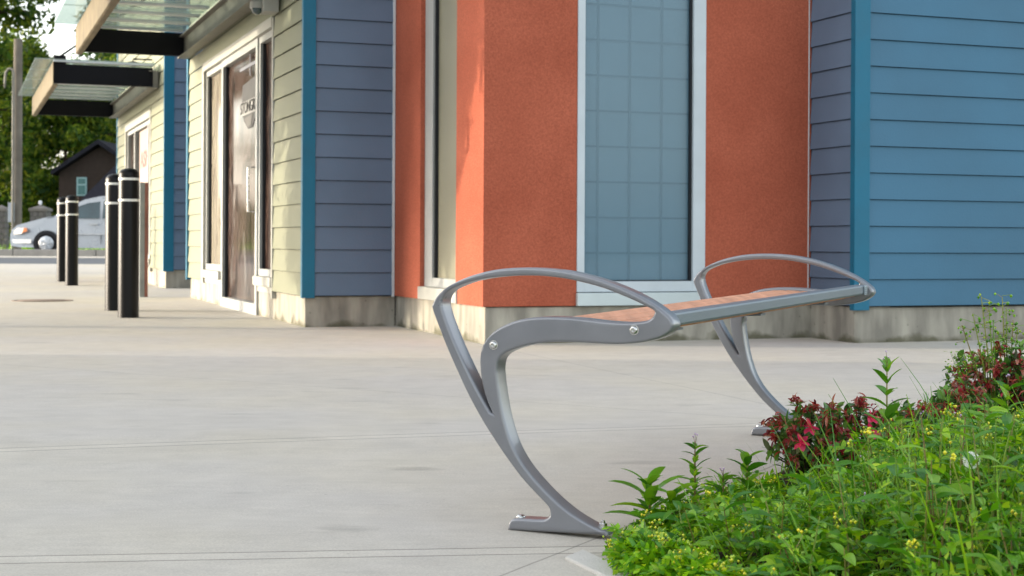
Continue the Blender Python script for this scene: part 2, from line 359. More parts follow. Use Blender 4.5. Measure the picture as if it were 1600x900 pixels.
# ------------------------------------------------------------------ ground
def P2(u, v): g = ground(u, v); return Vector((g.x, g.y))
JOINTS = [(P2(0, 875.5), P2(660, 864), .036), (P2(0, 703), P2(1100, 666), .036), (P2(900, 855), P2(992, 819), .0),
          (P2(0, 569), P2(660, 616), .0), (P2(795, 547), P2(1100, 611), .0), (P2(380, 560), P2(250, 790), .0) if False else (P2(0, 612), P2(420, 660), .0)]
JOINTS = JOINTS[:5]
M['plaza'] = plaza()
def sheet(name, x0, x1, y0, y1, dz, m, nx=2, ny=60):
    b = MB(); ys = [y0 + (y1 - y0) * i / ny for i in range(ny + 1)]; n = 0
    for y in ys:
        for i in range(nx + 1): b.v.append((x0 + (x1 - x0) * i / nx, y, gz(y) + dz))
    for j in range(ny):
        for i in range(nx):
            a = j * (nx + 1) + i; b.f.append((a, a + 1, a + nx + 2, a + nx + 1)); b.m.append(0)
    return tag(b.build(name, m, smooth=True), kind='structure')
sheet('ground', -400, 400, -60, 600, -.012, 'grass', 2, 700)
sheet('plaza_paving', -60, 40, -25, 34, 0, 'plaza', 2, 236)
sheet('driveway', -120, 60, 34, 43, .0, 'asphalt', 2, 20)
sheet('gutter_strip', -120, 60, 41.2, 43.6, .005, 'plaza', 2, 6)
cb = MB()
for i in range(-50, 25):
    cb.box(i * 2.4, i * 2.4 + 2.385, 43.6, 43.95, gz(43.6) - .05, gz(43.6) + .20)
tag(cb.build('kerb', mat('kerb_concrete', (.25, .24, .225), .85, .2, var=.15, scale=4), bevel=.02), kind='structure')
sheet('road', -200, 80, 43.9, 53, .03, 'asphalt', 2, 24)
# manhole cover in the walk with its frame
g = ground(66, 470)
mh = empty('manhole_cover', g, 'rusty round iron manhole cover set in the concrete walk near the black bollards', 'manhole cover')
b = MB(); b.lathe([(0, .008), (.25, .008), (.26, .003), (.26, -.01)], g, seg=40); b.build('cover', 'rust', mh, True)
b = MB(); b.lathe([(.27, .002), (.275, .006), (.32, .006), (.325, -.01)], g, seg=40); b.build('rim', 'rust', mh, True)

# ------------------------------------------------------------------ shop building
A = Vector((-.3476, .9376)); B = Vector((.9376, .3476))      # plan directions: side walls recede left, fronts recede right
C = Vector((ray(474, 465)[0] * 11.72, 11.72))
tK = colhit(C, B, 616); K = C + B * tK
tQ = colhit(K, -A, 755); Q = K - A * tQ
tM = colhit(Q, B, 1267); Mc = Q + B * tM
tR = colhit(Mc, -A, 1336); Rc = Mc - A * tR
tD = colhit(C, A, 295); D = C + A * tD
ZT = 5.2
bld = empty('shop_building', (Q.x, Q.y, gz(Q.y)), 'grey blue, cream and orange single storey shop with bay window behind the bench', 'shop')
def siding(name, P, Dr, N, t0, t1, z0, z1, E, m, parent, zst=None):
    """lap siding: boards lean out at the foot and a gap onto the black core draws the shadow line"""
    b = MB(); z = z0 if zst is None else zst
    while z < z1 - 1e-4:
        zt = min(z + E, z1); zb = max(z, z0)
        fr = (zt - z) / E
        if zb < zt - 1e-4:
            lo = .018; hi = .018 - .014 * fr; zb += .0045  # gap under each board shows the black core, standing in for shadow
            p = lambda t, k, zz: (P[0] + Dr[0] * t + N[0] * k, P[1] + Dr[1] * t + N[1] * k, zz)
            nseg = 1
            b.face([p(t0, lo, zb), p(t1, lo, zb), p(t1, hi, zt), p(t0, hi, zt)])
            b.face([p(t0, lo - .008, zb), p(t1, lo - .008, zb), p(t1, lo, zb), p(t0, lo, zb)])
            b.face([p(t0, .0, zb), p(t0, lo, zb), p(t0, hi, zt), p(t0, .0, zt)])
            b.face([p(t1, .0, zb), p(t1, lo, zb), p(t1, hi, zt), p(t1, .0, zt)])
        z += E
    return b.build(name, m, parent)
nA = -B       # outward normal of the side walls
nB = -A       # outward normal of the fronts
E1 = .179
wt = lambda u, v=250: colhit(C, A, u, v)
tw0 = wt(429); tw1 = wt(318)          # storefront opening along the side wall
ZB = .26
zhead = zat((C + A * tw0).y, 430, 27)
siding('cream_siding', C, A, nA, .0, tw0, ZB, ZT, E1, 'cream', bld)
siding('cream_siding', C, A, nA, tw1, tD - .06, ZB, ZT, E1, 'cream', bld)
siding('cream_siding', C, A, nA, tw0, tw1, zhead, ZT, E1, 'cream', bld, zst=ZB)
siding('slate_siding', C, B, nB, .085, tK - .02, ZB, ZT, .180, 'slate', bld)
siding('slate_siding', Rc, A, nA, .02, tR - .012, ZB + .003, ZT, .1827, 'slate', bld)
siding('blue_siding', Rc, B, nB, .10, 7.0, ZB, ZT, .1827, 'blue', bld)
def trim(name, P, Dr, N, t0, t1, n0, n1, z0, z1, m, parent, bev=.003):
    b = MB(); b.obox(P, Dr, N, t0, t1, n0, n1, z0, z1); return b.build(name, m, parent, bevel=bev)
trim('teal_corner_board', C, B, nB, -.018, .085, -.03, .024, .245, ZT, 'teal', bld)
trim('teal_corner_board', Rc, B, nB, -.022, .100, -.03, .026, .235, ZT, 'teal', bld)
trim('pale_corner_flashing', C, A, nA, -.02, .03, .006, .0165, .25, ZT, 'cream', bld)
trim('teal_corner_board', C, A, nA, tD - .06, tD + .02, -.04, .032, .24, ZT, 'teal', bld)
trim('flashing', C, B, nB, tK - .022, tK - .002, -.01, .024, ZB - .01, ZT, 'lightgrey', bld)
trim('flashing', Q, B, nB, tM - .027, tM - .0195, -.01, .006, ZB - .01, ZT, 'lightgrey', bld)
# solid core (keeps daylight out) and roof
b = MB()
def prism(b, pts, z0, z1, mi=0):
    n = len(pts); k = len(b.v); b.v += [(p[0], p[1], z0) for p in pts] + [(p[0], p[1], z1) for p in pts]
    b.f.append(tuple(k + i for i in reversed(range(n)))); b.m.append(mi); b.f.append(tuple(k + n + i for i in range(n))); b.m.append(mi)
    for i in range(n): j = (i + 1) % n; b.f.append((k + i, k + j, k + n + j, k + n + i)); b.m.append(mi)
Z0f = ZB
# stucco bay front with its window opening
uw = lambda u, v=250: colhit(Q, B, u, v)
f0, f1 = uw(902), uw(1102)
yq = (Q + B * (f0 + f1) * .5).y
zs_b = zat((Q + B * f0).y, 902, 478) ; zs_t = zat((Q + B * f0).y, 902, 457)
WT = 4.0
TB = .12
def wallpiece(b, P, Dr, N, t0, t1, z0, z1): b.obox(P, Dr, N, t0, t1, -TB, 0, z0, z1)
b = MB()
wallpiece(b, Q, B, nB, 0.0, f0, ZB, ZT); wallpiece(b, Q, B, nB, f1, tM, ZB, ZT); wallpiece(b, Q, B, nB, f0, f1, WT, ZT)
b.build('bay_front_wall', 'stucco', bld, bevel=.004)
s0, s1 = colhit(Q, A, 712), colhit(Q, A, 656)
b = MB()
b.obox(Q, A, nA, TB, s0, -TB, -.001, ZB, ZT); b.obox(Q, A, nA, s1, tQ - .001, -TB, -.001, ZB, ZT); b.obox(Q, A, nA, s0, s1, -TB, -.001, WT, ZT)
b.obox(Q, A, nA, .0025, TB, -TB, -.001, ZB, ZT)
b.build('bay_side_wall', 'stucco', bld)
# interior cores, dark
b = MB()
ins = lambda P, a, c: P + A * a + B * c
prism(b, [ins(C, 0, 0.16), ins(C, 0, 0) + B * 0.16 + A * .0 + A * .02, ] , 0, 0) if False else None
core = [C + A * .03 + B * .14, K + A * .03 + B * .16, Q + A * .20 + B * .16, Mc + A * .20 + B * .14, Rc + A * .14 + B * .14, Rc + A * .03 + B * 7.0, Rc + A * 8.6 + B * 7.0, C + A * (tD - .03) + B * .14]
prism(b, core, .1, ZT - .05); b.build('interior_core', 'gasket', bld)
b = MB(); prism(b, [C - A * .25 - B * .3, K - A * .25 - B * .0, Q - A * .25 - B * .25, Mc - A * .3, Rc - A * .3 - B * .25, Rc - A * .3 + B * 7.2, Rc + A * 8.8 + B * 7.2, C + A * (tD + .25) - B * .3], ZT, ZT + .22)
b.build('roof', 'lightgrey', bld)
b = MB(); k7 = Rc + B * 7.0; b.obox(k7, A, B, 0, 8.6, -.03, .0, 0, ZT); b.obox(D, B, A, .14, 9.5, -.03, 0, 0, ZT)
b.build('rear_wall', 'slate', bld)
# foundations, a shade inside the cladding
def fnd(P, Dr, N, t0, t1, zt=ZB - .004, inset=.018, nm='foundation'):
    b = MB(); b.obox(P, Dr, N, t0, t1, -.3, -inset, -.35, zt); return b.build(nm, 'found', bld, bevel=.006)
fd0, fd1 = wt(401, 480), wt(346, 450)
fnd(C, A, nA, .02, fd0); fnd(C, A, nA, fd1, tD - .02)
fnd(C, B, nB, .021, tK + .015, inset=.022)
b = MB(); b.obox(K, -A, nA, -.1, tQ - .022, -.3, -.022, -.35, ZB - .003); b.build('foundation', 'found', bld, bevel=.006)
b = MB(); b.obox(Q, B, nB, .0235, tM + .02, -.3, -.02, -.35, ZB - .005); b.build('foundation', 'found', bld, bevel=.006)
b = MB(); b.obox(Rc, A, nA, .025, tR + .02, -.3, -.012, -.35, ZB - .004); b.build('foundation', 'found', bld)
b = MB(); b.obox(Rc, B, nB, .0125, 7.0, -.3, -.014, -.35, ZB - .006); b.build('foundation', 'found', bld, bevel=.02)

# ---- front bay window
def frame_ring(P, Dr, N, t0, t1, z0, z1, wl, wr, wb, wtop, n0, n1, name, m, parent):
    b = MB()
    b.obox(P, Dr, N, t0, t0 + wl, n0, n1, z0, z1); b.obox(P, Dr, N, t1 - wr, t1, n0, n1, z0, z1)
    b.obox(P, Dr, N, t0 + wl, t1 - wr, n0, n1 - .001, z0, z0 + wb); b.obox(P, Dr, N, t0 + wl, t1 - wr, n0, n1 - .001, z1 - wtop, z1)
    return b.build(name, m, parent, bevel=.002)
gb = zat((Q + B * uw(1000)).y, 1000, 440)
w = frame_ring(Q, B, nB, f0, f1, zs_t + .002, WT, uw(913.5) - f0, f1 - uw(1083), gb - zs_t, .07, -.07, .006, 'bay_window', 'white', bld)
g0, g1 = uw(913.5), uw(1083)
b = MB(); b.obox(Q, B, nB, g0, g1, -.050, -.044, gb, WT - .07); b.build('pane', 'bayglass', w)
b = MB()
b.obox(Q, B, nB, g1 - .016, g1 - .001, -.043, -.018, gb, WT - .07); b.obox(Q, B, nB, g0, g1 - .016, -.043, -.034, gb, gb + .010)
b.build('gasket', 'gasket', w)
b = MB(); b.obox(Q, B, nB, g0, g1, -.085, -.075, gb - .0, WT - .07); b.build('backing_panel', 'blind', w)
b = MB(); zz = WT
ux = [940, 990, 1040]
for u in ux:
    t = uw(u); b.obox(Q, B, nB, t - .007, t + .007, -.070, -.064, gb, WT - .07)
zz = gb + .195
while zz < WT - .1: b.obox(Q, B, nB, g0, g1, -.071, -.065, zz - .006, zz + .006); zz += .243
b.build('grille', mat('grey_grille_bars', (.17, .26, .30), .6), w)
b = MB(); b.obox(Q, B, nB, f0 - .004, f1 + .004, -.07, .028, zs_b, zs_t - .003); b.build('sill', mat('pale_blue_sill_metal', (.50, .57, .58), .45), w, bevel=.004)

# ---- bay side window
yl = (Q + A * s1).y
szb = zat((Q + A * s1).y, 657, 467); szt = zat((Q + A * s1).y, 662, 447)
sf0, sf1 = s0 - .02, s1
w = frame_ring(Q, A, nA, sf0, sf1, szt, WT, .08, sf1 - colhit(Q, A, 668), zat((Q + A * s1).y, 675, 433) - szt, .07, -.085, -.035, 'side_window', 'frame2', bld)
gg0, gg1 = sf0 + .08, colhit(Q, A, 668)
zg = zat((Q + A * s1).y, 675, 433)
b = MB(); b.obox(Q, A, nA, gg0, gg1, -.079, -.075, zg, WT - .07); b.build('pane', 'curtain', w)
b = MB(); b.obox(Q, A, nA, gg1 - .02, gg1 - .001, -.074, -.05, zg, WT - .07); b.build('gasket', 'gasket', w)
b = MB(); b.obox(Q, A, nA, sf0 - .02, sf1 + .02, -.08, .012, szb, szt - .002); b.build('sill', 'whitepaint', w, bevel=.006)

# ---- storefront: two sidelights and a glass door between them
yy = lambda t: (C + A * t).y
d0, d1 = wt(402), wt(346)             # door span
def zc(u, v): return zat(yy(wt(u)), u, v)
zdoor = .02
zsr_g = zc(415, 421); zsr_f = zc(415, 432)
ztop_g = zhead - .10
outer = MB()
outer.obox(C, A, nA, tw0 - .01, tw0 + .035, -.06, .022, ZB - .06, zhead + .0)
outer.obox(C, A, nA, tw1 - .10, tw1 + .0, -.06, .020, ZB - .03, zhead)
outer.obox(C, A, nA, tw0 + .035, tw1 - .10, -.06, .028, zhead - .075, zhead + .012)
outer.build('storefront_trim', 'whitepaint', bld, bevel=.003)
def sidelight(t0, t1, label, reflpaint_m, nm='sidelight_window'):
    w = frame_ring(C, A, nA, t0, t1, zsr_f, zhead - .075, .05, .05, zsr_g - zsr_f, .06, -.075, -.012, nm, 'frame2', bld)
    b = MB(); b.obox(C, A, nA, t0 + .05, t1 - .05, -.066, -.062, zsr_g, zhead - .13); b.build('pane', reflpaint_m, w)
    b = MB(); b.obox(C, A, nA, t1 - .068, t1 - .051, -.0615, -.035, zsr_g, zhead - .13); b.build('gasket', 'gasket', w)
    b = MB(); b.obox(C, A, nA, t0 - .02, t1 + .02, -.06, .035, zsr_f - .085, zsr_f - .003); b.build('sill', 'whitepaint', w, bevel=.006)
    b = MB(); b.obox(C, A, nA, t0 + .012, t1 - .012, -.06, -.004, ZB - .02, zsr_f - .086); b.build('apron', 'whitepaint', w)
sidelight(tw0 + .04, d0 - .001, None, 'reflpaintdark'); sidelight(d1 + .001, tw1 - .10, None, 'reflpaintpale')
dr = frame_ring(C, A, nA, d0 + .0, d1 - .0, zdoor, zhead - .077, .085, .09, .10, .07, -.075, .004, 'glass_door', 'frame2', bld)
dg0, dg1 = d0 + .085, d1 - .09
b = MB(); b.obox(C, A, nA, dg0, dg1, -.056, -.052, zdoor + .10, zhead - .147); b.build('pane', 'reflpaint', dr)
b = MB(); b.obox(C, A, nA, dg1 - .03, dg1 - .001, -.0515, -.02, zdoor + .10, zhead - .147); b.build('gasket', 'gasket', dr)
# sign board behind the door glass: dark goblet shaped emblem, white slanting band with black capitals
e0, e1 = wt(395, 160), wt(371, 160)
ze0, ze1 = zat(yy(e0), 395, 146), zat(yy(e0), 395, 163)
def emb(pts, off, z_of, name, m):
    b = MB(); P = []
    for (a, z) in pts:
        t = e0 + (e1 - e0) * a; P.append((C.x + A.x * t + nA.x * off, C.y + A.y * t + nA.y * off, z))
    b.face(P); k = len(b.v); b.v += [(x - nA.x * -.003, y - nA.y * -.003, z) for x, y, z in P]
    n = len(P); b.f.append(tuple(k + i for i in range(n))); b.m.append(0)
    for i in range(n): j = (i + 1) % n; b.f.append((i, j, k + j, k + i)); b.m.append(0)
    return b.build(name, m, dr)
zc0 = zat(yy((e0 + e1) / 2), 383, 168)
emb([(-.05, zc0 + .28), (1.0, zc0 + .24), (1.02, zc0 + .0), (.9, zc0 - .10), (.62, zc0 - .19), (.35, zc0 - .19), (.1, zc0 - .08), (-.05, zc0)], -.050, 0, 'emblem', mat('dark_emblem', (.008, .007, .008), .5))
emb([(.3, zc0 - .06), (.85, zc0 - .085), (.62, zc0 - .175), (.4, zc0 - .165)], -.0465, 0, 'emblem_fill', mat('grey_emblem_fill', (.06, .055, .05), .5))
emb([(-.08, zc0 + .075), (1.06, zc0 + .075), (1.06, zc0 - .055), (-.08, zc0 - .055)], -.043, 0, 'sign_band', mat('white_sign_band', (.24, .24, .23), .5))
def text_on(parent, body, P, Dr, N, t, off, z, size, m, squash=1.0, name='lettering'):
    c = bpy.data.curves.new(name, 'FONT'); c.body = body; c.size = size; c.extrude = .0015; c.align_x = 'CENTER'; c.align_y = 'CENTER'
    o = bpy.data.objects.new('tmp', c); COL.objects.link(o); dg = bpy.context.evaluated_depsgraph_get()
    me = bpy.data.meshes.new_from_object(o.evaluated_get(dg)); bpy.data.objects.remove(o)
    X = Vector((Dr[0], Dr[1], 0)); Nn = Vector((N[0], N[1], 0))
    off3 = root_loc(parent)
    for v in me.vertices:
        q = Vector((P[0], P[1], z)) + X * (t + v.co.x * squash) + Nn * (off + v.co.z) + Vector((0, 0, v.co.y)) - off3
        v.co = q
    me.name = name; me.materials.clear(); me.materials.append(M[m] if isinstance(m, str) else m)
    o = bpy.data.objects.new(name, me); COL.objects.link(o); o.parent = parent
    return o
text_on(dr, 'STONGRN', C, -A, nA, -(e0 + e1) / 2, -.037, zc0 + .010, .155, 'black', squash=(e1 - e0) * 1.02 / (.155 * 4.4))
b = MB()
for (t, z0_, z1_, w_) in (((e0 + e1) / 2, zc0 + .30, zc0 + .50, .03),): b.obox(C, A, nA, t - w_ / 2, t + w_ / 2, -.049, -.046, z0_, z1_)
b.obox(C, A, nA, e0 - .1, e1 + .15, -.049, -.0465, zc0 + .385, zc0 + .415)
b.build('painted_cross_lines', mat('pale_window_paint', (.13, .14, .17), .5), dr)
b = MB(); hp = C + A * (dg0 + .02); b.tube([(hp.x + nA.x * .0 , hp.y + nA.y * .0, .95), (hp.x + nA.x * .06, hp.y + nA.y * .06, .95), (hp.x + nA.x * .06, hp.y + nA.y * .06, 1.35), (hp.x, hp.y, 1.35)], .011)
b.build('handle', 'steel', dr, True)

# ---- glass canopies
def canopy(P, t0, t1, zb, out, parent, label=None, beams=(0,), brk=False):
    """steel beams carrying a glass sheet; edge channel outside, channel on the wall"""
    cn = MB(); cn.obox(P, A, nA, t0, t1, .030, .095, zb, zb + .235)
    cn.obox(P, A, nA, t0, t1, .095, .15, zb, zb + .012); cn.obox(P, A, nA, t0, t1, .095, .15, zb + .223, zb + .235)
    root = cn.build('canopy', 'galv', parent)
    for k, t in enumerate(beams):
        b = MB(); b.obox(P, A, nA, t - .035, t + .035, .096, out, zb + .014, zb + .272)
        if brk and k == 0:
            b.obox(P, A, nA, t - .036, t + .036, out - .16, out - .003, zb + .272, zb + .39)
        b.build('beam', 'black', root, bevel=.006)
    b = MB(); b.obox(P, A, nA, t0, t1, out + .001, out + .012, zb, zb + .30); b.obox(P, A, nA, t0, t1, out - .055, out + .001, zb - .008, zb + .0)
    b.build('edge_fascia', 'fascia', root)
    n = int((t1 - t0) / .62)
    for i in range(n + 1):
        t = t0 + .06 + (t1 - t0 - .12) * i / n
        b = MB(); b.obox(P, A, nA, t - .05, t + .05, .10, out + .0, zb + .300, zb + .325); b.build('purlin', 'lightgrey', root)
    b = MB()
    m_ = int(out / .38)
    np_ = max(1, round((t1 - t0) / 1.4))
    for i in range(np_):
        a0 = t0 + (t1 - t0) * i / np_ + .006; a1 = t0 + (t1 - t0) * (i + 1) / np_ - .006
        b.obox(P, A, nA, a0, a1, .06, out + .24, zb + .327, zb + .339)
    b.build('glass_roof', 'canopyglass', root)
    return root
def rods(P, t, out, zb, root):
    b = MB(); q = P + A * t + nA * (out - .06); q2 = P + A * t + nA * .03
    b.tube([(q.x, q.y, zb + .36), (q2.x, q2.y, zb + 1.35)], .014, 8); b.build('tie_rod', 'black', root, True)
cb1 = wt(300, 90)
zb1 = zat(yy(cb1), 300, 90) - .005
canopy(C, -.6 + .9, cb1 + .12, zb1, 1.26, bld, beams=(cb1, .6))

# ---- second shop building beyond the passage
C2y = 20.2
C2 = Vector((ray(257, 430)[0] * C2y, C2y))
b2 = empty('shop_building', (C2.x, C2.y, gz(C2.y)), 'farther cream and slate shop with glass canopy and poster window behind the bollards', 'shop')
t2 = lambda u, v=250: colhit(C2, A, u, v)
y2 = lambda t: (C2 + A * t).y
q0, q1 = t2(237), t2(197); tE = t2(184)
zh2 = zat(y2(q1), 200, 220) ; zh2 = 2.55
siding('cream_siding', C2, A, nA, 0, q0, ZB + .03, ZT, E1, 'cream', b2)
siding('cream_siding', C2, A, nA, q1, tE - .08, ZB + .03, ZT, E1, 'cream', b2)
siding('cream_siding', C2, A, nA, q0, q1, zh2, ZT, E1, 'cream', b2, zst=ZB + .03)
siding('slate_siding', C2, B, nB, .11, 9.0, ZB + .03, ZT, .18, 'slate', b2)
trim('teal_corner_board', C2, B, nB, -.02, .115, -.03, .024, .27, ZT, 'teal', b2)
trim('teal_corner_board', C2, A, nA, tE - .08, tE, -.04, .022, .27, ZT, 'teal', b2)
b = MB(); b.obox(C2, A, nA, .02, q0 + .2, -.3, -.02, -.3, ZB + .026); b.obox(C2, A, nA, q1 - .2, tE - .02, -.3, -.02, -.3, ZB + .026)
b.obox(C2, A, nA, q0 + .2, q1 - .2, -.3, -.05, -.3, ZB + .02); b.build('foundation', 'found', b2)
b = MB(); b.obox(C2, B, nB, .021, 9, -.3, -.022, -.3, ZB + .025); b.build('foundation', 'found', b2)
b = MB(); prism(b, [C2 + A * .03 + B * .14, C2 + A * .03 + B * 9, C2 + A * (tE - .03) + B * 9, C2 + A * (tE - .03) + B * .14], .1, ZT - .02); b.build('interior_core', 'gasket', b2)
b = MB(); prism(b, [C2 - A * .25 - B * .3, C2 - A * .25 + B * 9.2, C2 + A * (tE + .2) + B * 9.2, C2 + A * (tE + .2) - B * .3], ZT, ZT + .22); b.build('roof', 'lightgrey', b2)
b = MB(); b.obox(C2 + A * tE, B, A, 0, 9, -.03, 0, 0, ZT); b.build('rear_wall', 'slate', b2)
b = MB()
b.obox(C2, A, nA, q0 - .01, q0 + .10, -.06, .022, ZB - .02, zh2); b.obox(C2, A, nA, q1 - .10, q1, -.06, .020, ZB, zh2); b.obox(C2, A, nA, q0 + .10, q1 - .10, -.06, .026, zh2 - .1, zh2 + .01)
b.build('storefront_trim', 'whitepaint', b2)
m0, m1 = t2(233), t2(213)
w = frame_ring(C2, A, nA, q0 + .11, q1 - .11, .42, zh2 - .11, .06, .06, .06, .06, -.075, -.01, 'storefront_window', 'frame2', b2)
b = MB(); b.obox(C2, A, nA, q0 + .17, q1 - .17, -.064, -.06, .48, zh2 - .17); b.build('pane', 'reflpaintdark', w)
for u in (231, 210):
    t = t2(u); b = MB(); b.obox(C2, A, nA, t - .05, t + .05, -.059, .0, .48, zh2 - .17); b.build('mullion', 'frame2', w)
p0, p1 = t2(229.5), t2(212.5)
zp1 = zat(y2(p0), 229, 187) - .03; zp0 = zat(y2(p0), 225, 286)
b = MB(); b.obox(C2, A, nA, p0, p1, -.059, -.054, zp0, min(zp1, zh2 - .19)); ps = b.build('poster', mat('pale_pink_poster', (.36, .27, .23), .5, var=.05, scale=2), w)
zp1 = min(zp1, zh2 - .19)
b = MB(); b.obox(C2, A, nA, q0 + .0, q1, -.06, .04, .34, .417); b.build('sill', 'whitepaint', w, bevel=.005)
text_on(w, 'ASN', C2, -A, nA, -(p0 + p1) / 2, -.050, zp1 - .46, .36, mat('faded_red_ink', (.26, .08, .08), .5), squash=(p1 - p0) * .9 / .78)
canopy(C2, t2(250), t2(184) - .05, zat(y2(t2(184)), 184, 180) - .06, 1.40, b2, beams=(t2(249.5) + .04, t2(185)), brk=True)
cz2 = zat(y2(t2(184)), 184, 180) - .06
can2 = [o for o in b2.children if o.name.startswith('canopy')][0]
rods(C2, t2(249.5) + .04, 1.40, cz2, can2)
q = C2 + A * t2(239) + nA * .28
sp = empty('spotlight', (q.x, q.y, cz2 + .34), 'small black spotlight on the wall above the farther canopy', 'spotlight')
b = MB(); b.lathe([(.02, .0), (.05, .03), (.085, .05), (.085, .075), (.03, .09), (.0, .09)], (q.x, q.y, cz2 + .345), seg=20); b.build('shade', 'black', sp, True)
b = MB(); r_ = C2 + A * t2(239) + nA * .02; b.tube([(q.x, q.y, cz2 + .43), (q.x, q.y, cz2 + .47), (r_.x, r_.y, cz2 + .47)], .012); b.build('arm', 'black', sp, True)

# ---- security camera under the canopy corner
q = C + A * wt(438, 10) + nA * .03; zc_ = zat(q.y, 438, 12)
sc = empty('security_camera', (q.x, q.y, zc_), 'white dome security camera on a bracket box high on the cream wall', 'camera')
b = MB(); b.obox(q, A, nA, -.10, .10, 0, .13, zc_ - .05, zc_ + .10); b.build('bracket_box', 'whitepaint', sc, bevel=.008)
o_ = Vector((q.x + nA.x * .16 , q.y + nA.y * .16, zc_ - .035)); o_ += Vector((A.x, A.y, 0)) * .02
b = MB(); b.lathe([(.0, .09), (.03, .09), (.06, .075), (.062, .03), (.06, .02)], o_, seg=24); b.build('housing', 'whitepaint', sc, True)
b = MB(); b.lathe([(.05, .02)] + [(.05 * math.cos(R(a)), .02 - .05 * math.sin(R(a))) for a in range(0, 91, 15)], o_, seg=24); b.build('dome', 'darkglass', sc, True)

# ------------------------------------------------------------------ bollards and post
def bollard_mesh(o, top):
    r = .089
    b = MB(); b.lathe([(r, 0), (r, top - .055)] + [(r * math.cos(R(a)) ** .8 if a < 90 else 0, top - .055 + .055 * math.sin(R(a))) for a in range(10, 91, 10)], o, seg=40)
    return b
BH = 1.29
g = ground(200.5, 496)
bo = empty('bollard', g, 'nearest black bollard with two white bands, its foot lowest in the photo', 'bollard', 'black bollards along the shop fronts')
bollard_mesh(g, BH).build('sleeve', 'bollard', bo, True, angle=60)
for dz in (.095, .278):
    b = MB(); b.lathe([(.0885, BH - dz - .011), (.0905, BH - dz - .010), (.0905, BH - dz + .010), (.0885, BH - dz + .011)], g, seg=40); b.build('reflective_band', 'stripe', bo, True)
for (u, v, lb) in ((179, 485, 'black bollard half hidden directly behind the nearest bollard'), (112, 446, 'right one of the far pair of black bollards in front of the silver van'),
                   (98, 440, 'left one of the far pair of black bollards, farthest from the camera')):
    g2 = ground(u, v); c = copy_tree(bo); c.location = g2; c['label'] = lb
    dist = {485: 1.0, 446: .98, 440: .98}[v]
    c.scale = (dist, dist, dist)
g = ground(223.5, 464)
po = empty('steel_post', g, 'short square post, half grey and half red oxide, beside the cream wall', 'post')
hp_ = zat(g.y, 223, 285) - g.z
b = MB(); b.obox((g.x, g.y), B, nB, -.045, .012, -.03, .03, g.z - .02, g.z + hp_); b.build('grey_side', 'graypost', po, bevel=.004)
b = MB(); b.obox((g.x, g.y), B, nB, .0125, .05, -.032, .032, g.z - .02, g.z + hp_ - .004); b.build('red_side', 'redpost', po, bevel=.004)

# ------------------------------------------------------------------ bench
YAW = .47767; BM = .0138; BL = 1.814; TT = .052
O = Vector((-.0071, 3.5987, HC - .687))
ub = Vector((math.cos(YAW), -math.sin(YAW), 0)); ax = Vector((math.sin(YAW), math.cos(YAW), 0))
def plane(u, v):
    a, d = ray(u, v); r = Vector((a, 1, -d)); t = (Vector((O.x, O.y, 0)).dot(ax)) / r.dot(ax)
    P = r * t; return ((P - Vector((O.x, O.y, 0))).dot(ub), P.z + HC - O.z)
outer = [(792, 828.5, 1), (794.2, 817, 0), (800, 811.5, 0), (812, 810.7, 0), (841.3, 812.2, 0), (851, 811.5, 0), (856.5, 808, 0), (858.3, 802, 0), (857, 795, 0), (851, 787, 0), (833.3, 768.5, 0), (814.7, 748, 0),
         (798.7, 727, 0), (782.7, 704.5, 0), (766.7, 680, 0), (752, 656.5, 0), (731, 618, 0), (713.3, 580, 0), (695.8, 540, 0), (682, 504.4, 0), (673.8, 481.3, 0), (675.3, 474, 0), (679.5, 465, 0),
         (689, 454.6, 0), (706.2, 443, 0), (731, 432, 0), (759.5, 424, 0), (788, 419.5, 0), (823.5, 418, 0), (859, 420, 0), (894.5, 425.2, 0), (930, 434, 0), (965.6, 446.8, 0), (1001.1, 463.5, 0), (1025, 478, 0),
         (1040, 489.5, 0), (1048.5, 498.5, 0), (1052, 507, 0), (1050, 514, 0), (1044, 520.5, 0), (1029.6, 528.5, 0), (1001, 535.3, 0), (965.6, 538, 0), (930, 536.8, 0), (887.4, 534.6, 0), (851.9, 535.5, 0), (823.5, 539.8, 0),
         (803, 545.5, 0), (788, 552, 0), (779, 561, 0), (776, 575, 0), (776.8, 590, 0), (779.2, 610, 0), (784, 640, 0), (791, 669, 0), (801, 697.3, 0), (818, 727, 0), (841.3, 755.5, 0), (868, 782.5, 0), (894.7, 804, 0),
         (921.3, 820, 0), (938, 827.5, 0), (948, 831.5, 0), (950.5, 837, 1)]
hole = [(1020.5, 485.5, 0), (1021, 491, 0), (1015.4, 498.4, 0), (1003, 502, 0), (979.8, 504, 0), (944.3, 502, 0), (908.8, 497.8, 0), (873.2, 495.2, 0), (837.7, 495.6, 0), (809.3, 500, 0), (784.4, 509.5, 0), (766.6, 521.5, 0),
        (754.2, 537.5, 0), (749.3, 555, 0), (749.5, 579, 0), (753.5, 605, 0), (760, 627, 0), (767.6, 645.0, 1), (763.2, 640, 0), (745.3, 608, 0), (725.7, 568.5, 0), (709.7, 533, 0), (697.5, 502, 0), (690.5, 479.5, 0), (691, 466, 0),
        (699, 455, 0), (716.9, 446, 0), (738.2, 439, 0), (766.6, 433.8, 0), (802.1, 431, 0), (837.7, 430.8, 0), (873.2, 434, 0), (908.8, 441.1, 0), (944.3, 451.1, 0), (979.8, 465.3, 0), (1008.3, 478.5, 0)]
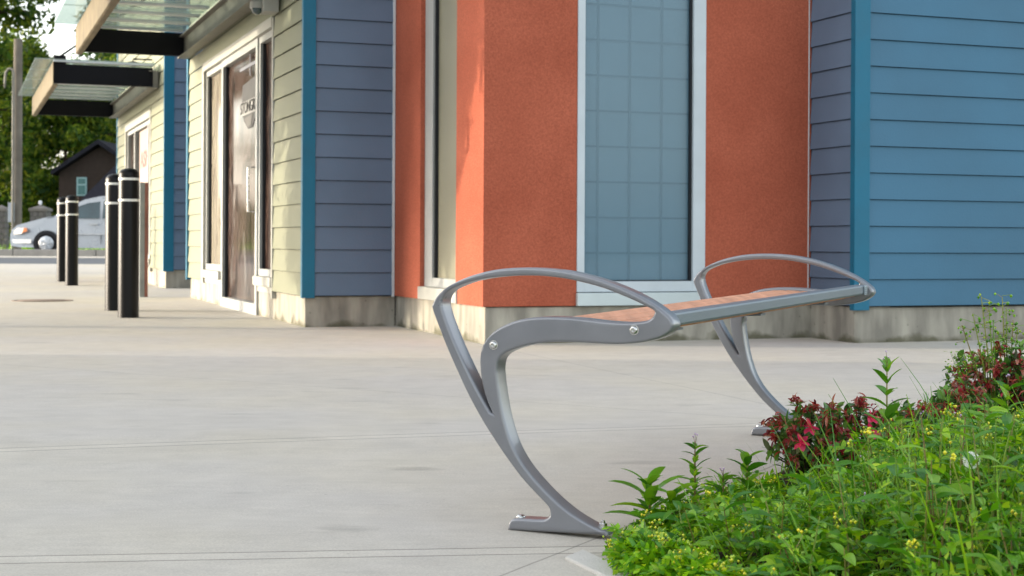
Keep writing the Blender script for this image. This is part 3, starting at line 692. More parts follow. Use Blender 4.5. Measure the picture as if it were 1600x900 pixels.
def resample(pts, n=4):
    q = [(*plane(u, v), s) for u, v, s in pts]; N = len(q); out = []
    for i in range(N):
        p0, p1, p2, p3 = q[i - 1], q[i], q[(i + 1) % N], q[(i + 2) % N]
        if p1[2]: p0 = p1
        if p2[2]: p3 = p2
        for k in range(n):
            t = k / n
            out.append(tuple(.5 * (2 * p1[j] + (p2[j] - p0[j]) * t + (2 * p0[j] - 5 * p1[j] + 4 * p2[j] - p3[j]) * t * t + (3 * p1[j] - p0[j] - 3 * p2[j] + p3[j]) * t ** 3) for j in (0, 1)))
    return out
def frame_mesh():
    c = bpy.data.curves.new('bench_frame', 'CURVE'); c.dimensions = '2D'; c.fill_mode = 'BOTH'
    bev = .0075
    for pts in (outer, hole):
        r = resample(pts); s = c.splines.new('POLY'); s.points.add(len(r) - 1); s.use_cyclic_u = True
        for i, p in enumerate(r): s.points[i].co = (p[0], p[1], 0, 1)
    c.bevel_depth = bev; c.bevel_resolution = 4; c.extrude = TT / 2 - bev; c.offset = -bev
    o = bpy.data.objects.new('tmp', c); COL.objects.link(o); dg = bpy.context.evaluated_depsgraph_get()
    me = bpy.data.meshes.new_from_object(o.evaluated_get(dg)); bpy.data.objects.remove(o)
    bm = bmesh.new(); bm.from_mesh(me); bmesh.ops.remove_doubles(bm, verts=bm.verts, dist=.0002); bmesh.ops.recalc_face_normals(bm, faces=bm.faces); bm.to_mesh(me); bm.free()
    for v in me.vertices:      # plan: X along the frame, Z up, depth away from the camera
        s, z, k = v.co; P = ub * s + Vector((0, 0, z)) + ax * (TT / 2 - k); v.co = P
    me.materials.clear(); me.materials.append(M['alu']); me.polygons.foreach_set('use_smooth', [True] * len(me.polygons)); me.set_sharp_from_angle(angle=R(38))
    return me
bench = empty('bench', O, 'backless bench with curved grey metal end frames and orange brown slats on the plaza', 'bench')
me = frame_mesh(); me.name = 'end_frame'
fr1 = bpy.data.objects.new('end_frame', me); COL.objects.link(fr1); fr1.parent = bench
fr2 = bpy.data.objects.new('end_frame', me); COL.objects.link(fr2); fr2.parent = bench; fr2.location = ax * BL + Vector((0, 0, BM * BL))
def bp(s, z, k): return O + ub * s + Vector((0, 0, z + BM * k)) + ax * k
def bolt_face(u, v, parent, k0=0.0, sgn=-1, r=.0095):
    s, z = plane(u, v); o = bp(s, z, k0); d = ax * sgn
    b = MB(); b.lathe([(r * 1.25, -.001), (r * 1.25, .0012), (r, .0015), (r * .95, .004), (r * .75, .0062), (r * .46, .0068), (r * .44, .003), (0, .003)], o, d, 24)
    ob = b.build('bolt', 'steel', parent, True, angle=50)
    if parent is fr2: pass
    return ob
for (u, v) in ((771.5, 539), (991, 515.5)): bolt_face(u, v, fr1)
def foot_bolts(fr, k):
    s, z = plane(806, 811); o = bp(s, z, TT / 2 + k)
    b = MB(); b.lathe([(.011, -.002), (.0115, .001), (.010, .004), (.006, .0065), (0, .0072)], o, (0, 0, 1), 24); b1 = b.build('dome_bolt', 'steel', bench, True)
    s, z = plane(934, 828.5); o = bp(s + .002, z - .002, TT / 2 + k)
    b = MB(); b.lathe([(0.0, .0), (.0135, 0), (.0135, .0035), (.004, .0036)], o, (0.08, 0, 1), 28)
    b.lathe([(.0105, .0036), (.0105, .006), (.004, .0062)], o, (0.02, 0, 1), 28)
    b.lathe([(.0098, .0063), (.0098, .013), (.0086, .0142), (.0045, .0143), (.0045, .0195), (.0035, .0205), (0, .0206)], o, (0, 0, 1), 6); b.build('hex_nut', 'steel', bench, True, angle=25)
foot_bolts(fr1, 0); foot_bolts(fr2, BL)
# right-hand rail between the frames
def bar(s0, s1, z0, z1, k0, k1, name, m, bev=.006, parent=bench):
    b = MB(); c = []
    for z in (z0, z1):
        for (s, k) in ((s0, k0), (s1, k0), (s1, k1), (s0, k1)): c.append(tuple(bp(s, z, k)))
    b.hexa(c); return b.build(name, m, parent, bevel=bev)
sr, zr1 = plane(1047, 491); zr0 = plane(1047, 515)[1]
RS1 = sr - .011
bar(RS1 - .040, RS1, zr0 + .003, zr1, TT - .004, BL + .004, 'front_rail', 'rail', .006)
bar(RS1 + .0005, RS1 + .006, zr0 + .003, zr1 - .002, BL - .045, BL - .018, 'end_tab', mat('pale_ribbed_tab', (.30, .36, .40), .4), .001)
for i in range(4): bar(RS1 + .006, RS1 + .008, zr0 + .007 + i * .006, zr0 + .009 + i * .006, BL - .043, BL - .020, 'tab_rib', 'rail', 0)
# slats follow the curve of the frame's lower bar
curve = [plane(u, v) for u, v in ((1003, 502), (979.8, 504), (944.3, 502), (908.8, 497.8), (873.2, 495.2), (837.7, 495.6), (809.3, 500), (784.4, 509.5), (768, 521.5), (757, 537))]
def arc(pts):
    L = [0]
    for a, c in zip(pts, pts[1:]): L.append(L[-1] + math.dist(a, c))
    return L
LA = arc(curve)
def on(l):
    for i in range(len(LA) - 1):
        if l <= LA[i + 1] or i == len(LA) - 2:
            t = (l - LA[i]) / (LA[i + 1] - LA[i]); a, c = curve[i], curve[i + 1]
            return (a[0] + (c[0] - a[0]) * t, a[1] + (c[1] - a[1]) * t), ((c[0] - a[0]), (c[1] - a[1]))
n_s = 8; l0 = .012; wS = (LA[-1] - l0 - .005) / n_s
first = RS1 - .042
lst = [(-.5, None)]
def slat(pa, pb, drop=.009, th=.020):
    d = Vector((pb[0] - pa[0], pb[1] - pa[1])); d.normalize(); nn = Vector((d.y, -d.x))
    if nn.y > 0: nn = -nn
    b = MB(); c = []
    q = [Vector(pa) + nn * (drop + th), Vector(pb) + nn * (drop + th), Vector(pb) + nn * drop, Vector(pa) + nn * drop]
    for k in (TT + .002, BL - .002):
        for p in q: c.append(tuple(bp(p.x, p.y, k)))
    b.hexa(c); return b.build('slat', 'slat', bench, bevel=.004)
for i in range(n_s):
    pa, _ = on(l0 + i * wS + .003); pb, _ = on(l0 + (i + 1) * wS - .003); slat(pa, pb)
pa = (first, curve[0][1] + .004); slat(pa, (curve[0][0] - .006 + .0, curve[0][1] - .0), .006)
# support straps under the slats
for k in (.25, .9, 1.55):
    b = MB()
    for i in range(7):
        pa, _ = on(l0 + i * wS); pb, _ = on(l0 + (i + 1) * wS)
        c = []
        for (dz0, dz1) in ((-.036, -.0305),):
            for z in (dz0, dz1):
                for (p, kk) in ((pa, k), (pb, k), (pb, k + .045), (pa, k + .045)): c.append(tuple(bp(p[0], p[1] + z, kk)))
        b.hexa(c)
    b.build('support_strap', 'rail', bench)

# ------------------------------------------------------------------ background: van, house, pillars, poles
YV = 46.0
gv = gz(YV) + .03
vp = Vector((at(15, 380, YV).x, YV, gv))
van = empty('minivan', vp, 'silver minivan with amber indicator driving on the road beyond the kerb', 'van')
def vx(x, y, z): return (vp.x + x, vp.y + y, gv + z)
prof = [(.02, .30), (.0, .42), (.0, .58), (.06, .72), (.22, .84), (.55, .95), (1.05, 1.06), (1.38, 1.13), (1.9, 1.46), (2.25, 1.63), (2.7, 1.73), (3.4, 1.78), (4.3, 1.76), (4.85, 1.66), (5.05, 1.35), (5.10, 1.0), (5.12, .5), (5.02, .28), (4.4, .24), (1.5, .24), (.3, .24)]
secs = [(0, .0), (.03, -.05), (.16, -.075)]
b = MB(); W = 1.9
def shrink(p, y):       # tumblehome above the beltline
    x, z = p; return z
layers = []
for (yy_, dz) in ((0.0, 0), (W, 0)):
    ring = []
    for (x, z) in prof:
        inset = .0
        if z > 1.05: inset = (z - 1.05) * .28
        if x < .5: inset += (.5 - x) * .35
        y = inset if yy_ == 0 else W - inset
        ring.append(vx(x, y, z))
    layers.append(ring)
n = len(prof); k = len(b.v)
for rg in layers: b.v += rg
b.f.append(tuple(range(n))); b.m.append(0); b.f.append(tuple(reversed(range(n, 2 * n)))); b.m.append(0)
for i in range(n): j = (i + 1) % n; b.f.append((i, j, n + j, n + i)); b.m.append(0)
bmv = b.build('body', 'vanpaint', van, True, bevel=.05, angle=50)
def sidepanel(pts, name, m, off=.012, parent=van):
    b = MB(); P = []
    for (x, z) in pts:
        inset = (z - 1.05) * .28 if z > 1.05 else 0
        if x < .5: inset += (.5 - x) * .35
        P.append(vx(x, inset - off, z))
    b.face(P); k = len(P); b.v += [(x, y + .03, z) for x, y, z in P]
    for i in range(k): j = (i + 1) % k; b.f.append((i, j, k + j, k + i)); b.m.append(0)
    return b.build(name, m, parent)
sidepanel([(1.52, 1.10), (2.72, 1.10), (2.72, 1.62), (2.35, 1.57), (2.1, 1.48)], 'side_window', 'darkglass')
sidepanel([(2.82, 1.10), (3.75, 1.10), (3.75, 1.64), (2.82, 1.63)], 'side_window', 'darkglass')
sidepanel([(3.85, 1.10), (4.8, 1.12), (4.6, 1.60), (3.85, 1.64)], 'side_window', 'darkglass')
sidepanel([(.08, .60), (.36, .62), (.42, .80), (.22, .80), (.09, .70)], 'headlight', 'lens', .02)
sidepanel([(.37, .64), (.54, .70), (.52, .80), (.43, .80)], 'indicator_lens', 'amber', .02)
sidepanel([(1.9, .60), (4.9, .60), (4.9, .64), (1.9, .64)], 'rub_strip', 'chrome', .02)
sidepanel([(2.45, .90), (2.68, .90), (2.68, .95), (2.45, .95)], 'door_handle', 'chrome', .03)
sidepanel([(2.765, .32), (2.775, .32), (2.775, 1.7), (2.765, 1.7)], 'door_gap', 'gasket', .006)
sidepanel([(1.55, .34), (1.56, .34), (1.56, 1.1), (1.55, 1.1)], 'door_gap', 'gasket', .006)
sidepanel([(.06, .33), (.66, .33), (.66, .45), (.03, .45)], 'bumper', 'chrome', .015)
for xw in (1.12, 4.1):
    b = MB(); o_ = vx(xw, -.012, .33)
    b.lathe([(0, 0), (.40, 0), (.40, -.03)], o_, (0, -1, 0), 28); b.build('wheel_arch', 'gasket', van, True)
    b = MB(); o_ = vx(xw, -.02, .33)
    b.lathe([(.20, 0), (.31, .0), (.33, -.03), (.33, -.2), (.0, -.2)], o_, (0, -1, 0), 32); wh = b.build('wheel', 'tyre', van, True)
    b = MB(); b.lathe([(0, .03), (.06, .03), (.08, .012), (.2, .018), (.225, .002), (.225, -.02)], o_, (0, -1, 0), 24)
    for a in range(7):
        an = a * 2 * math.pi / 7; p = Vector(o_) + Vector((math.cos(an) * .15, -.018, math.sin(an) * .15)); b.tube([Vector(o_) + Vector((math.cos(an) * .05, -.03, math.sin(an) * .05)), p + Vector((math.cos(an) * .05, 0, math.sin(an) * .05))], .018, 6)
    b.build('hubcap', 'chrome', wh, True)
b = MB(); b.lathe([(0, -.09), (.06, -.08), (.09, 0), (.06, .08), (0, .09)], vx(1.75, -.13, 1.08), (1, 0, 0), 16); b.build('mirror', 'vanpaint', van, True)

YH = 74.0
hp = at(150, 330, YH)
house = empty('house', (hp.x, YH, gz(YH)), 'dark brown gabled house with teal framed window among trees behind the van', 'house')
def hz(u, v, y=YH): return at(u, v, y)
lx = hz(92, 300).x; ap = hz(157, 222); ev = hz(84, 271); rx = ap.x * 2 - lx
gzh = gz(YH) - .3
def gable(b, x0, x1, y0, y1, zb, ze, za):
    xm = (x0 + x1) / 2; n = len(b.v)
    b.v += [(x0, y0, zb), (x1, y0, zb), (x1, y0, ze), (xm, y0, za), (x0, y0, ze), (x0, y1, zb), (x1, y1, zb), (x1, y1, ze), (xm, y1, za), (x0, y1, ze)]
    for q in ((0, 1, 2, 3, 4), (9, 8, 7, 6, 5), (1, 6, 7, 2), (5, 0, 4, 9), (2, 7, 8, 3), (3, 8, 9, 4)): b.f.append(tuple(n + i for i in q)); b.m.append(0)
b = MB(); gable(b, lx, rx, YH, YH + 9, gzh, ev.z + .05, ap.z - .2); b.build('wall', 'brick', house)
def roofslab(b, x0, z0, x1, z1, y0, y1, th):
    n = len(b.v); b.v += [(x0, y0, z0), (x1, y0, z1), (x1, y1, z1), (x0, y1, z0), (x0, y0, z0 + th), (x1, y0, z1 + th), (x1, y1, z1 + th), (x0, y1, z0 + th)]
    for q in ((3, 2, 1, 0), (4, 5, 6, 7), (0, 1, 5, 4), (1, 2, 6, 5), (2, 3, 7, 6), (3, 0, 4, 7)): b.f.append(tuple(n + i for i in q)); b.m.append(0)
b = MB(); ex = ev.x; roofslab(b, ex, ev.z - .1, ap.x, ap.z - .12, YH - .5, YH + 9.4, .22); roofslab(b, ap.x, ap.z - .12, 2 * ap.x - ex, ev.z - .1, YH - .5, YH + 9.4, .22)
b.build('roof', 'shingle', house)
a_, c_ = hz(120, 306), hz(136, 277)
b = MB(); b.box(a_.x, c_.x, YH - .05, YH + .02, a_.z, c_.z); wd = b.build('window', mat('teal_white_window_frame', (.30, .48, .50), .5), house)
b = MB(); xm = (a_.x + c_.x) / 2; zm = c_.z - (c_.z - a_.z) * .4
b.box(a_.x + .07, c_.x - .07, YH - .058, YH - .051, a_.z + .07, zm - .04); b.box(a_.x + .07, c_.x - .07, YH - .058, YH - .051, zm + .04, c_.z - .07); b.build('pane', mat('teal_reflecting_pane', (.03, .16, .17), .1, .6), wd)
# lower wing in front: its roof rises to the right behind the second shop
w0 = hz(126, 312, YH - 6); w1 = hz(196, 205, YH - 6)
b = MB(); n = 0; y0, y1 = YH - 6, YH - 1.2
x0, x1 = w0.x, w1.x; x2 = x1 * 2 - x0
b.v += [(x0, y0, w0.z), (x2, y0, w0.z), (x1, y0 + 3.5, w1.z), (x0, y1, w0.z), (x2, y1, w0.z)]
b.f += [(0, 1, 2), (1, 4, 2), (4, 3, 2), (3, 0, 2), (0, 3, 4, 1)]; b.m += [0] * 5
b.build('wing_roof', 'shingle', house)
b = MB(); b.box(x0 + .4, x2 - .4, y0 + .3, y1 - .2, gzh, w0.z - .005); b.build('wing_wall', 'brick', house)

def pillar(u0, u1, vtop, y, label):
    p0, p1 = at(u0, vtop, y), at(u1, vtop, y); w_ = (p1.x - p0.x); g_ = gz(y)
    e = empty('stone_pillar', ((p0.x + p1.x) / 2, y, g_), label, 'pillar', 'stone gate pillars across the road')
    b = MB(); zt = p0.z - .12; rows = 7; hh = (zt - g_) / rows
    for r in range(rows):
        off = .0 if r % 2 else .5; n_ = 3
        for i in range(-1, n_ + 1):
            a = max(0, (i + off) / n_); c = min(1, (i + 1 + off) / n_)
            if c - a > .05: b.box(p0.x + w_ * (.06 + .88 * a) + .008, p0.x + w_ * (.06 + .88 * c) - .008, y - w_ * .44, y + w_ * .44, g_ + r * hh + .006, g_ + (r + 1) * hh - .006)
    b.build('shaft', 'stone', e)
    b = MB(); b.obox((p0.x, y), (1, 0), (0, 1), 0, w_, -w_ / 2, w_ / 2, zt, zt + .10)
    n = len(b.v); h2 = w_ / 2; xm = p0.x + h2
    b.v += [(p0.x + .02, y - h2 + .02, zt + .10), (p0.x + w_ - .02, y - h2 + .02, zt + .10), (p0.x + w_ - .02, y + h2 - .02, zt + .10), (p0.x + .02, y + h2 - .02, zt + .10), (xm, y, zt + .24)]
    for q_ in ((0, 1, 4), (1, 2, 4), (2, 3, 4), (3, 0, 4)): b.f.append(tuple(n + i for i in q_)); b.m.append(0)
    b.build('cap', mat('pillar_cap', (.17, .155, .14), .8, .2), e)
    return e
pillar(49, 78, 325, 58, 'grey block pillar with pyramid cap showing above the van bonnet')
pillar(-8, 13, 325, 56, 'grey block pillar at the left edge of the photo beside the wooden pole')
p = at(63, 318, 58)
lf = empty('lantern', (p.x, 58, p.z), 'small white globe lantern above the block pillar behind the van', 'lantern')
b = MB(); b.lathe([(.0, .12), (.05, .10), (.07, .03), (.05, -.05), (.02, -.07)], p, seg=16); b.build('globe', mat('white_globe', (.7, .7, .75), .3), lf, True)
b = MB(); b.lathe([(.02, -.07), (.02, -.22), (.05, -.24)], p, seg=12); b.build('stem', 'black', lf, True)
# pole and conduit lamp
yP = 54.0; g_ = gz(yP); p = at(25.5, 380, yP)
e = empty('utility_pole', (p.x, yP, g_), 'tall weathered wooden utility pole across the road at left', 'pole')
b = MB(); b.tube([(p.x, yP, g_ - .2), (p.x + .02, yP, g_ + 4), (p.x + .03, yP, g_ + 7.6)], [.19, .17, .15], 16); b.build('shaft', 'pole', e, True)
b = MB(); q = at(18, 332, yP - .3); b.box(q.x - .09, q.x + .09, yP - .42, yP - .24, q.z - .35, q.z + .35); b.build('meter_box', mat('grey_meter_box', (.32, .35, .38), .5), e, bevel=.01)
q = at(19.5, 380, yP - .4); t_ = at(15, 107, yP - .4); l_ = at(9, 122, yP - .4)
e = empty('conduit_mast', (q.x, yP - .4, g_), 'thin grey metal mast with a hooked top in front of the wooden pole', 'mast')
b = MB(); b.tube([(q.x, yP - .4, g_), (q.x, yP - .4, t_.z - .2), (q.x - .02, yP - .4, t_.z - .05), (t_.x + .03, yP - .4, t_.z), (t_.x - .05, yP - .4, t_.z - .02), (l_.x, yP - .4, t_.z - .15), (l_.x - .03, yP - .4, l_.z - .1)], .045, 10)
b.build('tube', 'galv', e, True)
b = MB(); b.tube([(l_.x - .03, yP - .4, l_.z - .1), (l_.x - .03, yP - .4, l_.z - .35)], [.05, .02], 10); b.build('hook_end', 'galv', e, True)

# ------------------------------------------------------------------ trees
def leafquad(b, p, s, mi=0):
    a = Vector((random.gauss(0, 1), random.gauss(0, 1), random.gauss(0, 1))).normalized(); c = a.orthogonal().normalized(); c.rotate(Matrix.Rotation(random.random() * 6.28, 3, a)); d = a.cross(c)
    w_ = s * .5; b.face([p - c * s, p + d * w_ * .8 - c * s * .1, p + c * s, p - d * w_ * .8 + c * s * .1], mi)
def tree(x, y, h, rad, seed, label, kind='broad', nleaf=5500, ls=.16, crown0=.3, group='trees beyond the road', cat='tree', parts=None):
    random.seed(seed); g_ = gz(y)
    e = empty('broadleaf_tree' if kind == 'broad' else 'conifer_tree', (x, y, g_), label, cat, group)
    b = MB(); pts = []; px, py = x, y
    for i in range(8):
        pts.append((px, py, g_ + h * .92 * i / 7)); px += random.gauss(0, .012 * h); py += random.gauss(0, .012 * h)
    rr = [max(.03, h * .018 * (1 - i / 7.6)) for i in range(8)]; b.tube(pts, rr, 10)
    cl = []
    if kind == 'broad':
        nb = 26
        for i in range(nb):
            f_ = crown0 + (1 - crown0) * (i + random.random()) / nb; z = h * f_
            prof_ = math.sin(math.pi * min(1, (f_ - crown0) / (1 - crown0) * .86 + .14)) ** .6
            a = i * 2.4 + random.random(); L = rad * prof_ * random.uniform(.45, 1.0)
            k = min(6, int(f_ * 7)); base = Vector(pts[k]).lerp(Vector(pts[k + 1]), f_ * 7 / .92 - k if f_ * 7 / .92 - k < 1 else 1); tip = Vector((base.x + math.cos(a) * L, base.y + math.sin(a) * L, g_ + z + L * .12))
            b.tube([base, base.lerp(tip, .5) + Vector((0, 0, .04 * h * .2)), tip], [h * .006, h * .004, h * .0015], 5)
            for q_ in range(3):
                f2 = .45 + .28 * q_ + random.uniform(-.08, .08)
                cl.append((base.lerp(tip, f2) + Vector((random.gauss(0, .08) * rad, random.gauss(0, .08) * rad, random.gauss(0, .06) * rad)), rad * random.uniform(.14, .30)))
        t_ = b.build('trunk', 'bark', e, True); c = MB(); per = nleaf // len(cl)
        for (p, r_) in cl:
            for _ in range(per):
                d = Vector((random.gauss(0, 1), random.gauss(0, 1), random.gauss(0, .6))).normalized() * r_ * (random.random() ** .4)
                leafquad(c, p + d, ls * random.uniform(.6, 1.4))
        c.build('crown', 'forest', e)
    else:
        c = MB(); n_ = 46
        for i in range(n_):
            f_ = crown0 + (.98 - crown0) * i / n_; L0 = rad * (1 - f_) / (1 - crown0) + .15
            for a_ in range(6):
                a = i * 1.1 + a_ * 1.047 + random.random() * .6; L = L0 * random.uniform(.6, 1.1); base = Vector((x, y, g_ + h * f_)); tip = base + Vector((math.cos(a) * L, math.sin(a) * L, -L * random.uniform(.15, .35)))
                if L > .8: b.tube([base, tip], [.04, .01], 4)
                m_ = int(nleaf / n_ / 6)
                for _ in range(m_):
                    t = random.random() ** .7; p = base.lerp(tip, t) + Vector((random.gauss(0, .12), random.gauss(0, .12), random.gauss(0, .07) - .1)) * (L * .5 + .3)
                    leafquad(c, p, ls * random.uniform(.6, 1.4))
        b.build('trunk', 'bark', e, True); c.build('crown', 'conifer', e)
    return e
def ux(u, y): return ray(u, 300)[0] * y
tree(ux(-25, 70), 70, 23, 5.4, 3, 'tallest tree, its high crown hanging over the top left corner above the pole', 'broad', 15000, .2, .46)
tree(ux(-80, 84), 84, 19, 4.6, 8, 'dark tree at the left edge behind the wooden pole', 'broad', 9000, .22, .1)
tree(ux(222, 88), 88, 17, 4.6, 4, 'green broad crowned tree behind the gable of the brown house', 'broad', 12000, .22, .12)
tree(ux(105, 80), 80, 8.6, 3.6, 5, 'lower yellow green tree between the pole and the brown house', 'broad', 10000, .2, .06)
tree(ux(50, 96), 96, 12.6, 5.8, 6, 'middle green tree whose top reaches the bright sky patch', 'broad', 15000, .22, .05)
tree(ux(0, 90), 90, 9.5, 4.2, 7, 'rounded green tree low behind the foot of the wooden pole', 'broad', 9000, .22, .05)
tree(ux(250, 84), 84, 21, 5, 9, 'tall tree behind the farther shop, mostly hidden by its canopy', 'broad', 8000, .24, .12)
tree(ux(-150, 78), 78, 20, 5.5, 10, 'tree just outside the left edge beyond the road', 'broad', 6000, .24, .12)
tree(-40, 68, 16, 5.0, 14, 'tree well left of the photo beyond the road, mirrored in the shop door', 'broad', 6000, .3, .1)
tree(-33, 58, 14, 4.0, 15, 'smaller tree well left of the photo beyond the road, nearest the kerb', 'broad', 6000, .28, .1)
tree(-49, 76, 18, 6.0, 16, 'farthest left tree beyond the road, outside the photo', 'broad', 6000, .32, .1)
tree(ux(168, 100), 100, 22, 4.4, 13, 'far conifer rising to the right of the bright sky gap', 'conifer', 9000, .2, .12, cat='conifer')
# shrubbery under them that reads as one mass
random.seed(21); b = MB()
for i in range(9000):
    x = random.uniform(-45, 6); y = random.uniform(64, 72) + random.random() * 14
    if -25.5 < x < -14 and y > 66: continue
    h_ = 2.2 + 1.4 * mnoise.noise(Vector((x * .35, y * .3, 3))); z = gz(y) + random.random() * h_
    leafquad(b, Vector((x, y, z)), .24 * random.uniform(.6, 1.3))
tag(b.build('undergrowth', 'forest'), 'dense green undergrowth along the far side of the road under the trees', 'undergrowth', kind='stuff')
random.seed(22); b = MB()
for i in range(5000):
    x = random.uniform(-34, -8); y = random.uniform(53.2, 62); p = Vector((x, y, gz(y))); a = random.random() * 6.28; h_ = random.uniform(.08, .3)
    d = Vector((math.cos(a), math.sin(a), 0)) * .03; b.face([p - d, p + d, p + Vector((random.gauss(0, .05), random.gauss(0, .05), h_))])
tag(b.build('verge_grass', 'leafweed'), 'strip of bright green grass on the verge beyond the road', 'grass', kind='stuff')
# street tree left of the frame that dapples the shop walls
tree(-8.2, 11.9, 7.0, 2.5, 31, 'street tree standing left of the photo, dappling the bay and cream wall', 'broad', 42000, .075, .25, group='street trees left of the plaza')
tree(-16.5, 27.5, 9.5, 3.0, 33, 'street tree standing left of the photo near the driveway', 'broad', 5000, .12, .3, group='street trees left of the plaza')

# neighbouring building that throws the shade over the front of the plaza
nb = empty('neighbouring_building', (-16, 0, gz(0)), 'grey stucco building left of the plaza whose shade covers the bench', 'building')
ye = 9.55
b = MB(); b.box(-26, -16, -22, ye, -.3, 7.6); b.build('wall', mat('grey_stucco', (.42, .41, .39), .85, .2, bump=.3), nb)
b = MB(); b.box(-26.2, -15.8, -22.2, ye + .02, 7.602, 7.85); b.build('roof', 'lightgrey', nb)
for i in range(5):
    y_ = -18 + i * 5.4
    b = MB(); b.box(-15.998, -15.93, y_, y_ + 3.2, .9, 2.7); w = b.build('window', 'white', nb); b = MB(); b.box(-15.928, -15.92, y_ + .08, y_ + 3.12, .98, 2.62); b.build('pane', 'darkglass', w)

# ------------------------------------------------------------------ planting bed
bc = P2(917, 865); bn = P2(985, 899); dn = (bn - bc).normalized()
ax2 = Vector((ax.x, ax.y)).normalized()
bp_ = [bc, bc + dn * 3.0, bc + dn * 3.0 + ax2 * 6.0, bc + ax2 * 6.0]
b = MB(); N1 = 20
for j in range(N1 + 1):
    for i in range(N1 + 1):
        p = bc + dn * (.07 + 2.9 * i / N1) + ax2 * (.06 + 5.2 * j / N1); b.v.append((p.x, p.y, gz(p.y) + .006))
for j in range(N1):
    for i in range(N1): a = j * (N1 + 1) + i; b.f.append((a, a + N1 + 1, a + N1 + 2, a + 1)); b.m.append(0)
tag(b.build('planting_bed', 'soil'), kind='structure')
b = MB(); b.obox(bc - ax2 * .0, dn, -ax2, -.02, 3.0, .002, .095, HC - .69 - .05, HC - .69 + .009)
tag(b.build('bed_edging', mat('pale_concrete_edging', (.56, .54, .50), .8, .2, var=.05, scale=12, bump=.3, bscale=150), bevel=.004), kind='structure')
def inbed(x, y):
    q = Vector((x, y)) - bc; det = dn.x * ax2.y - dn.y * ax2.x
    return ((q.x * ax2.y - q.y * ax2.x) / det, (dn.x * q.y - dn.y * q.x) / det)   # distances along the two edges
def leaf(b, p, d, L, w, droop=.4, mi=0, seg=4, fold=.25):
    d = Vector(d).normalized(); side = d.cross(Vector((0, 0, 1)))
    if side.length < .05: side = Vector((1, 0, 0))
    side.normalize(); up = side.cross(d); n = len(b.v); pos = Vector(p); dd = d.copy()
    tw = random.gauss(0, .35); side.rotate(Matrix.Rotation(tw, 3, d))
    for i in range(seg + 1):
        t = i / seg; ww = w * (math.sin(math.pi * (t * .9 + .06)) ** .8) * (1 - t * .25); 
        if i == seg: ww = .0006
        nrm = side.cross(dd).normalized()
        b.v += [tuple(pos - side * ww + nrm * ww * fold), tuple(pos), tuple(pos + side * ww + nrm * ww * fold)]
        pos = pos + dd * (L / seg); dd = (dd + Vector((0, 0, -droop / seg))).normalized()
    for i in range(seg):
        for k in (0, 1): a = n + i * 3 + k; b.f.append((a, a + 1, a + 4, a + 3)); b.m.append(mi)
def lobed(b, p, d, L, mi=0):
    """ragged groundsel leaf: narrow midrib with thin pointed lobes"""
    d = Vector(d).normalized(); side = d.cross(Vector((0, 0, 1)))
    if side.length < .05: side = Vector((1, 0, 0))
    side.normalize(); side.rotate(Matrix.Rotation(random.gauss(0, .7), 3, d)); pos = Vector(p); dd = d.copy(); seg = 4
    for i in range(seg + 1):
        ww = L * .055; n = len(b.v); nx = pos + dd * (L / seg); wn_ = L * (.04 if i < seg else .0)
        b.v += [tuple(pos - side * ww), tuple(pos + side * ww), tuple(nx + side * ww), tuple(nx - side * ww)]
        if i == seg: b.v[-2] = tuple(pos + dd * L * .22); b.v[-1] = tuple(pos + dd * L * .2)
        b.f.append((n, n + 1, n + 2, n + 3)); b.m.append(mi)
        if i > 0:
            lw = L * random.uniform(.20, .36) * (1.1 - .12 * i)
            for sg in (-1, 1):
                n = len(b.v); lift = Vector((0, 0, random.gauss(.02, .05) * L))
                b.v += [tuple(pos + side * sg * ww - dd * L * .03), tuple(pos + side * sg * lw * .7 + dd * L * .02 + lift), tuple(pos + side * sg * lw + dd * L * .17 + lift * 1.4), tuple(pos + side * sg * ww + dd * L * .17)]
                b.f.append((n, n + 1, n + 2, n + 3)); b.m.append(mi)
        pos = nx; dd = (dd + Vector((0, 0, -.16)) + side * random.gauss(0, .08)).normalized()
def bud(b, p, r, mi):
    p = Vector(p); n = len(b.v)
    for q in ((0, 0, -1.3), (1, 0, 0), (0, 1, 0), (-1, 0, 0), (0, -1, 0), (0, 0, 1)): b.v.append((p.x + q[0] * r, p.y + q[1] * r, p.z + q[2] * r))
    for q in ((0, 2, 1), (0, 3, 2), (0, 4, 3), (0, 1, 4), (5, 1, 2), (5, 2, 3), (5, 3, 4), (5, 4, 1)): b.f.append(tuple(n + i for i in q)); b.m.append(mi)
def cover_h(x, y):
    s, t = inbed(x, y)
    e = min(1, max(0, min(s - .02, t * 1.6 + .05)) / .75)
    return .030 + e * (.115 + .10 * min(1, max(0, s - .3) / .9) + .16 * mnoise.noise(Vector((x * 5.0, y * 5.0, 1.7)))) * (1 if y < 3.9 else max(.55, 1 - (y - 3.9) * .55))
VL = [(900, 862), (950, 850), (980, 822), (1000, 800), (1100, 772), (1200, 755), (1260, 748), (1340, 710), (1390, 655), (1480, 640), (1600, 622), (2000, 560)]
def cap(x, y):
    u = CU + F * x / y
    for (a, va), (c, vc) in zip(VL, VL[1:]):
        if u <= c: v = va + (vc - va) * max(0, u - a) / (c - a); break
    else: v = 560
    return HC - gz(y) - (v - CV) / F * y
random.seed(99); b = MB(); cnt = 0
def inview(x, y): return y > 2.45 and x / y < .58
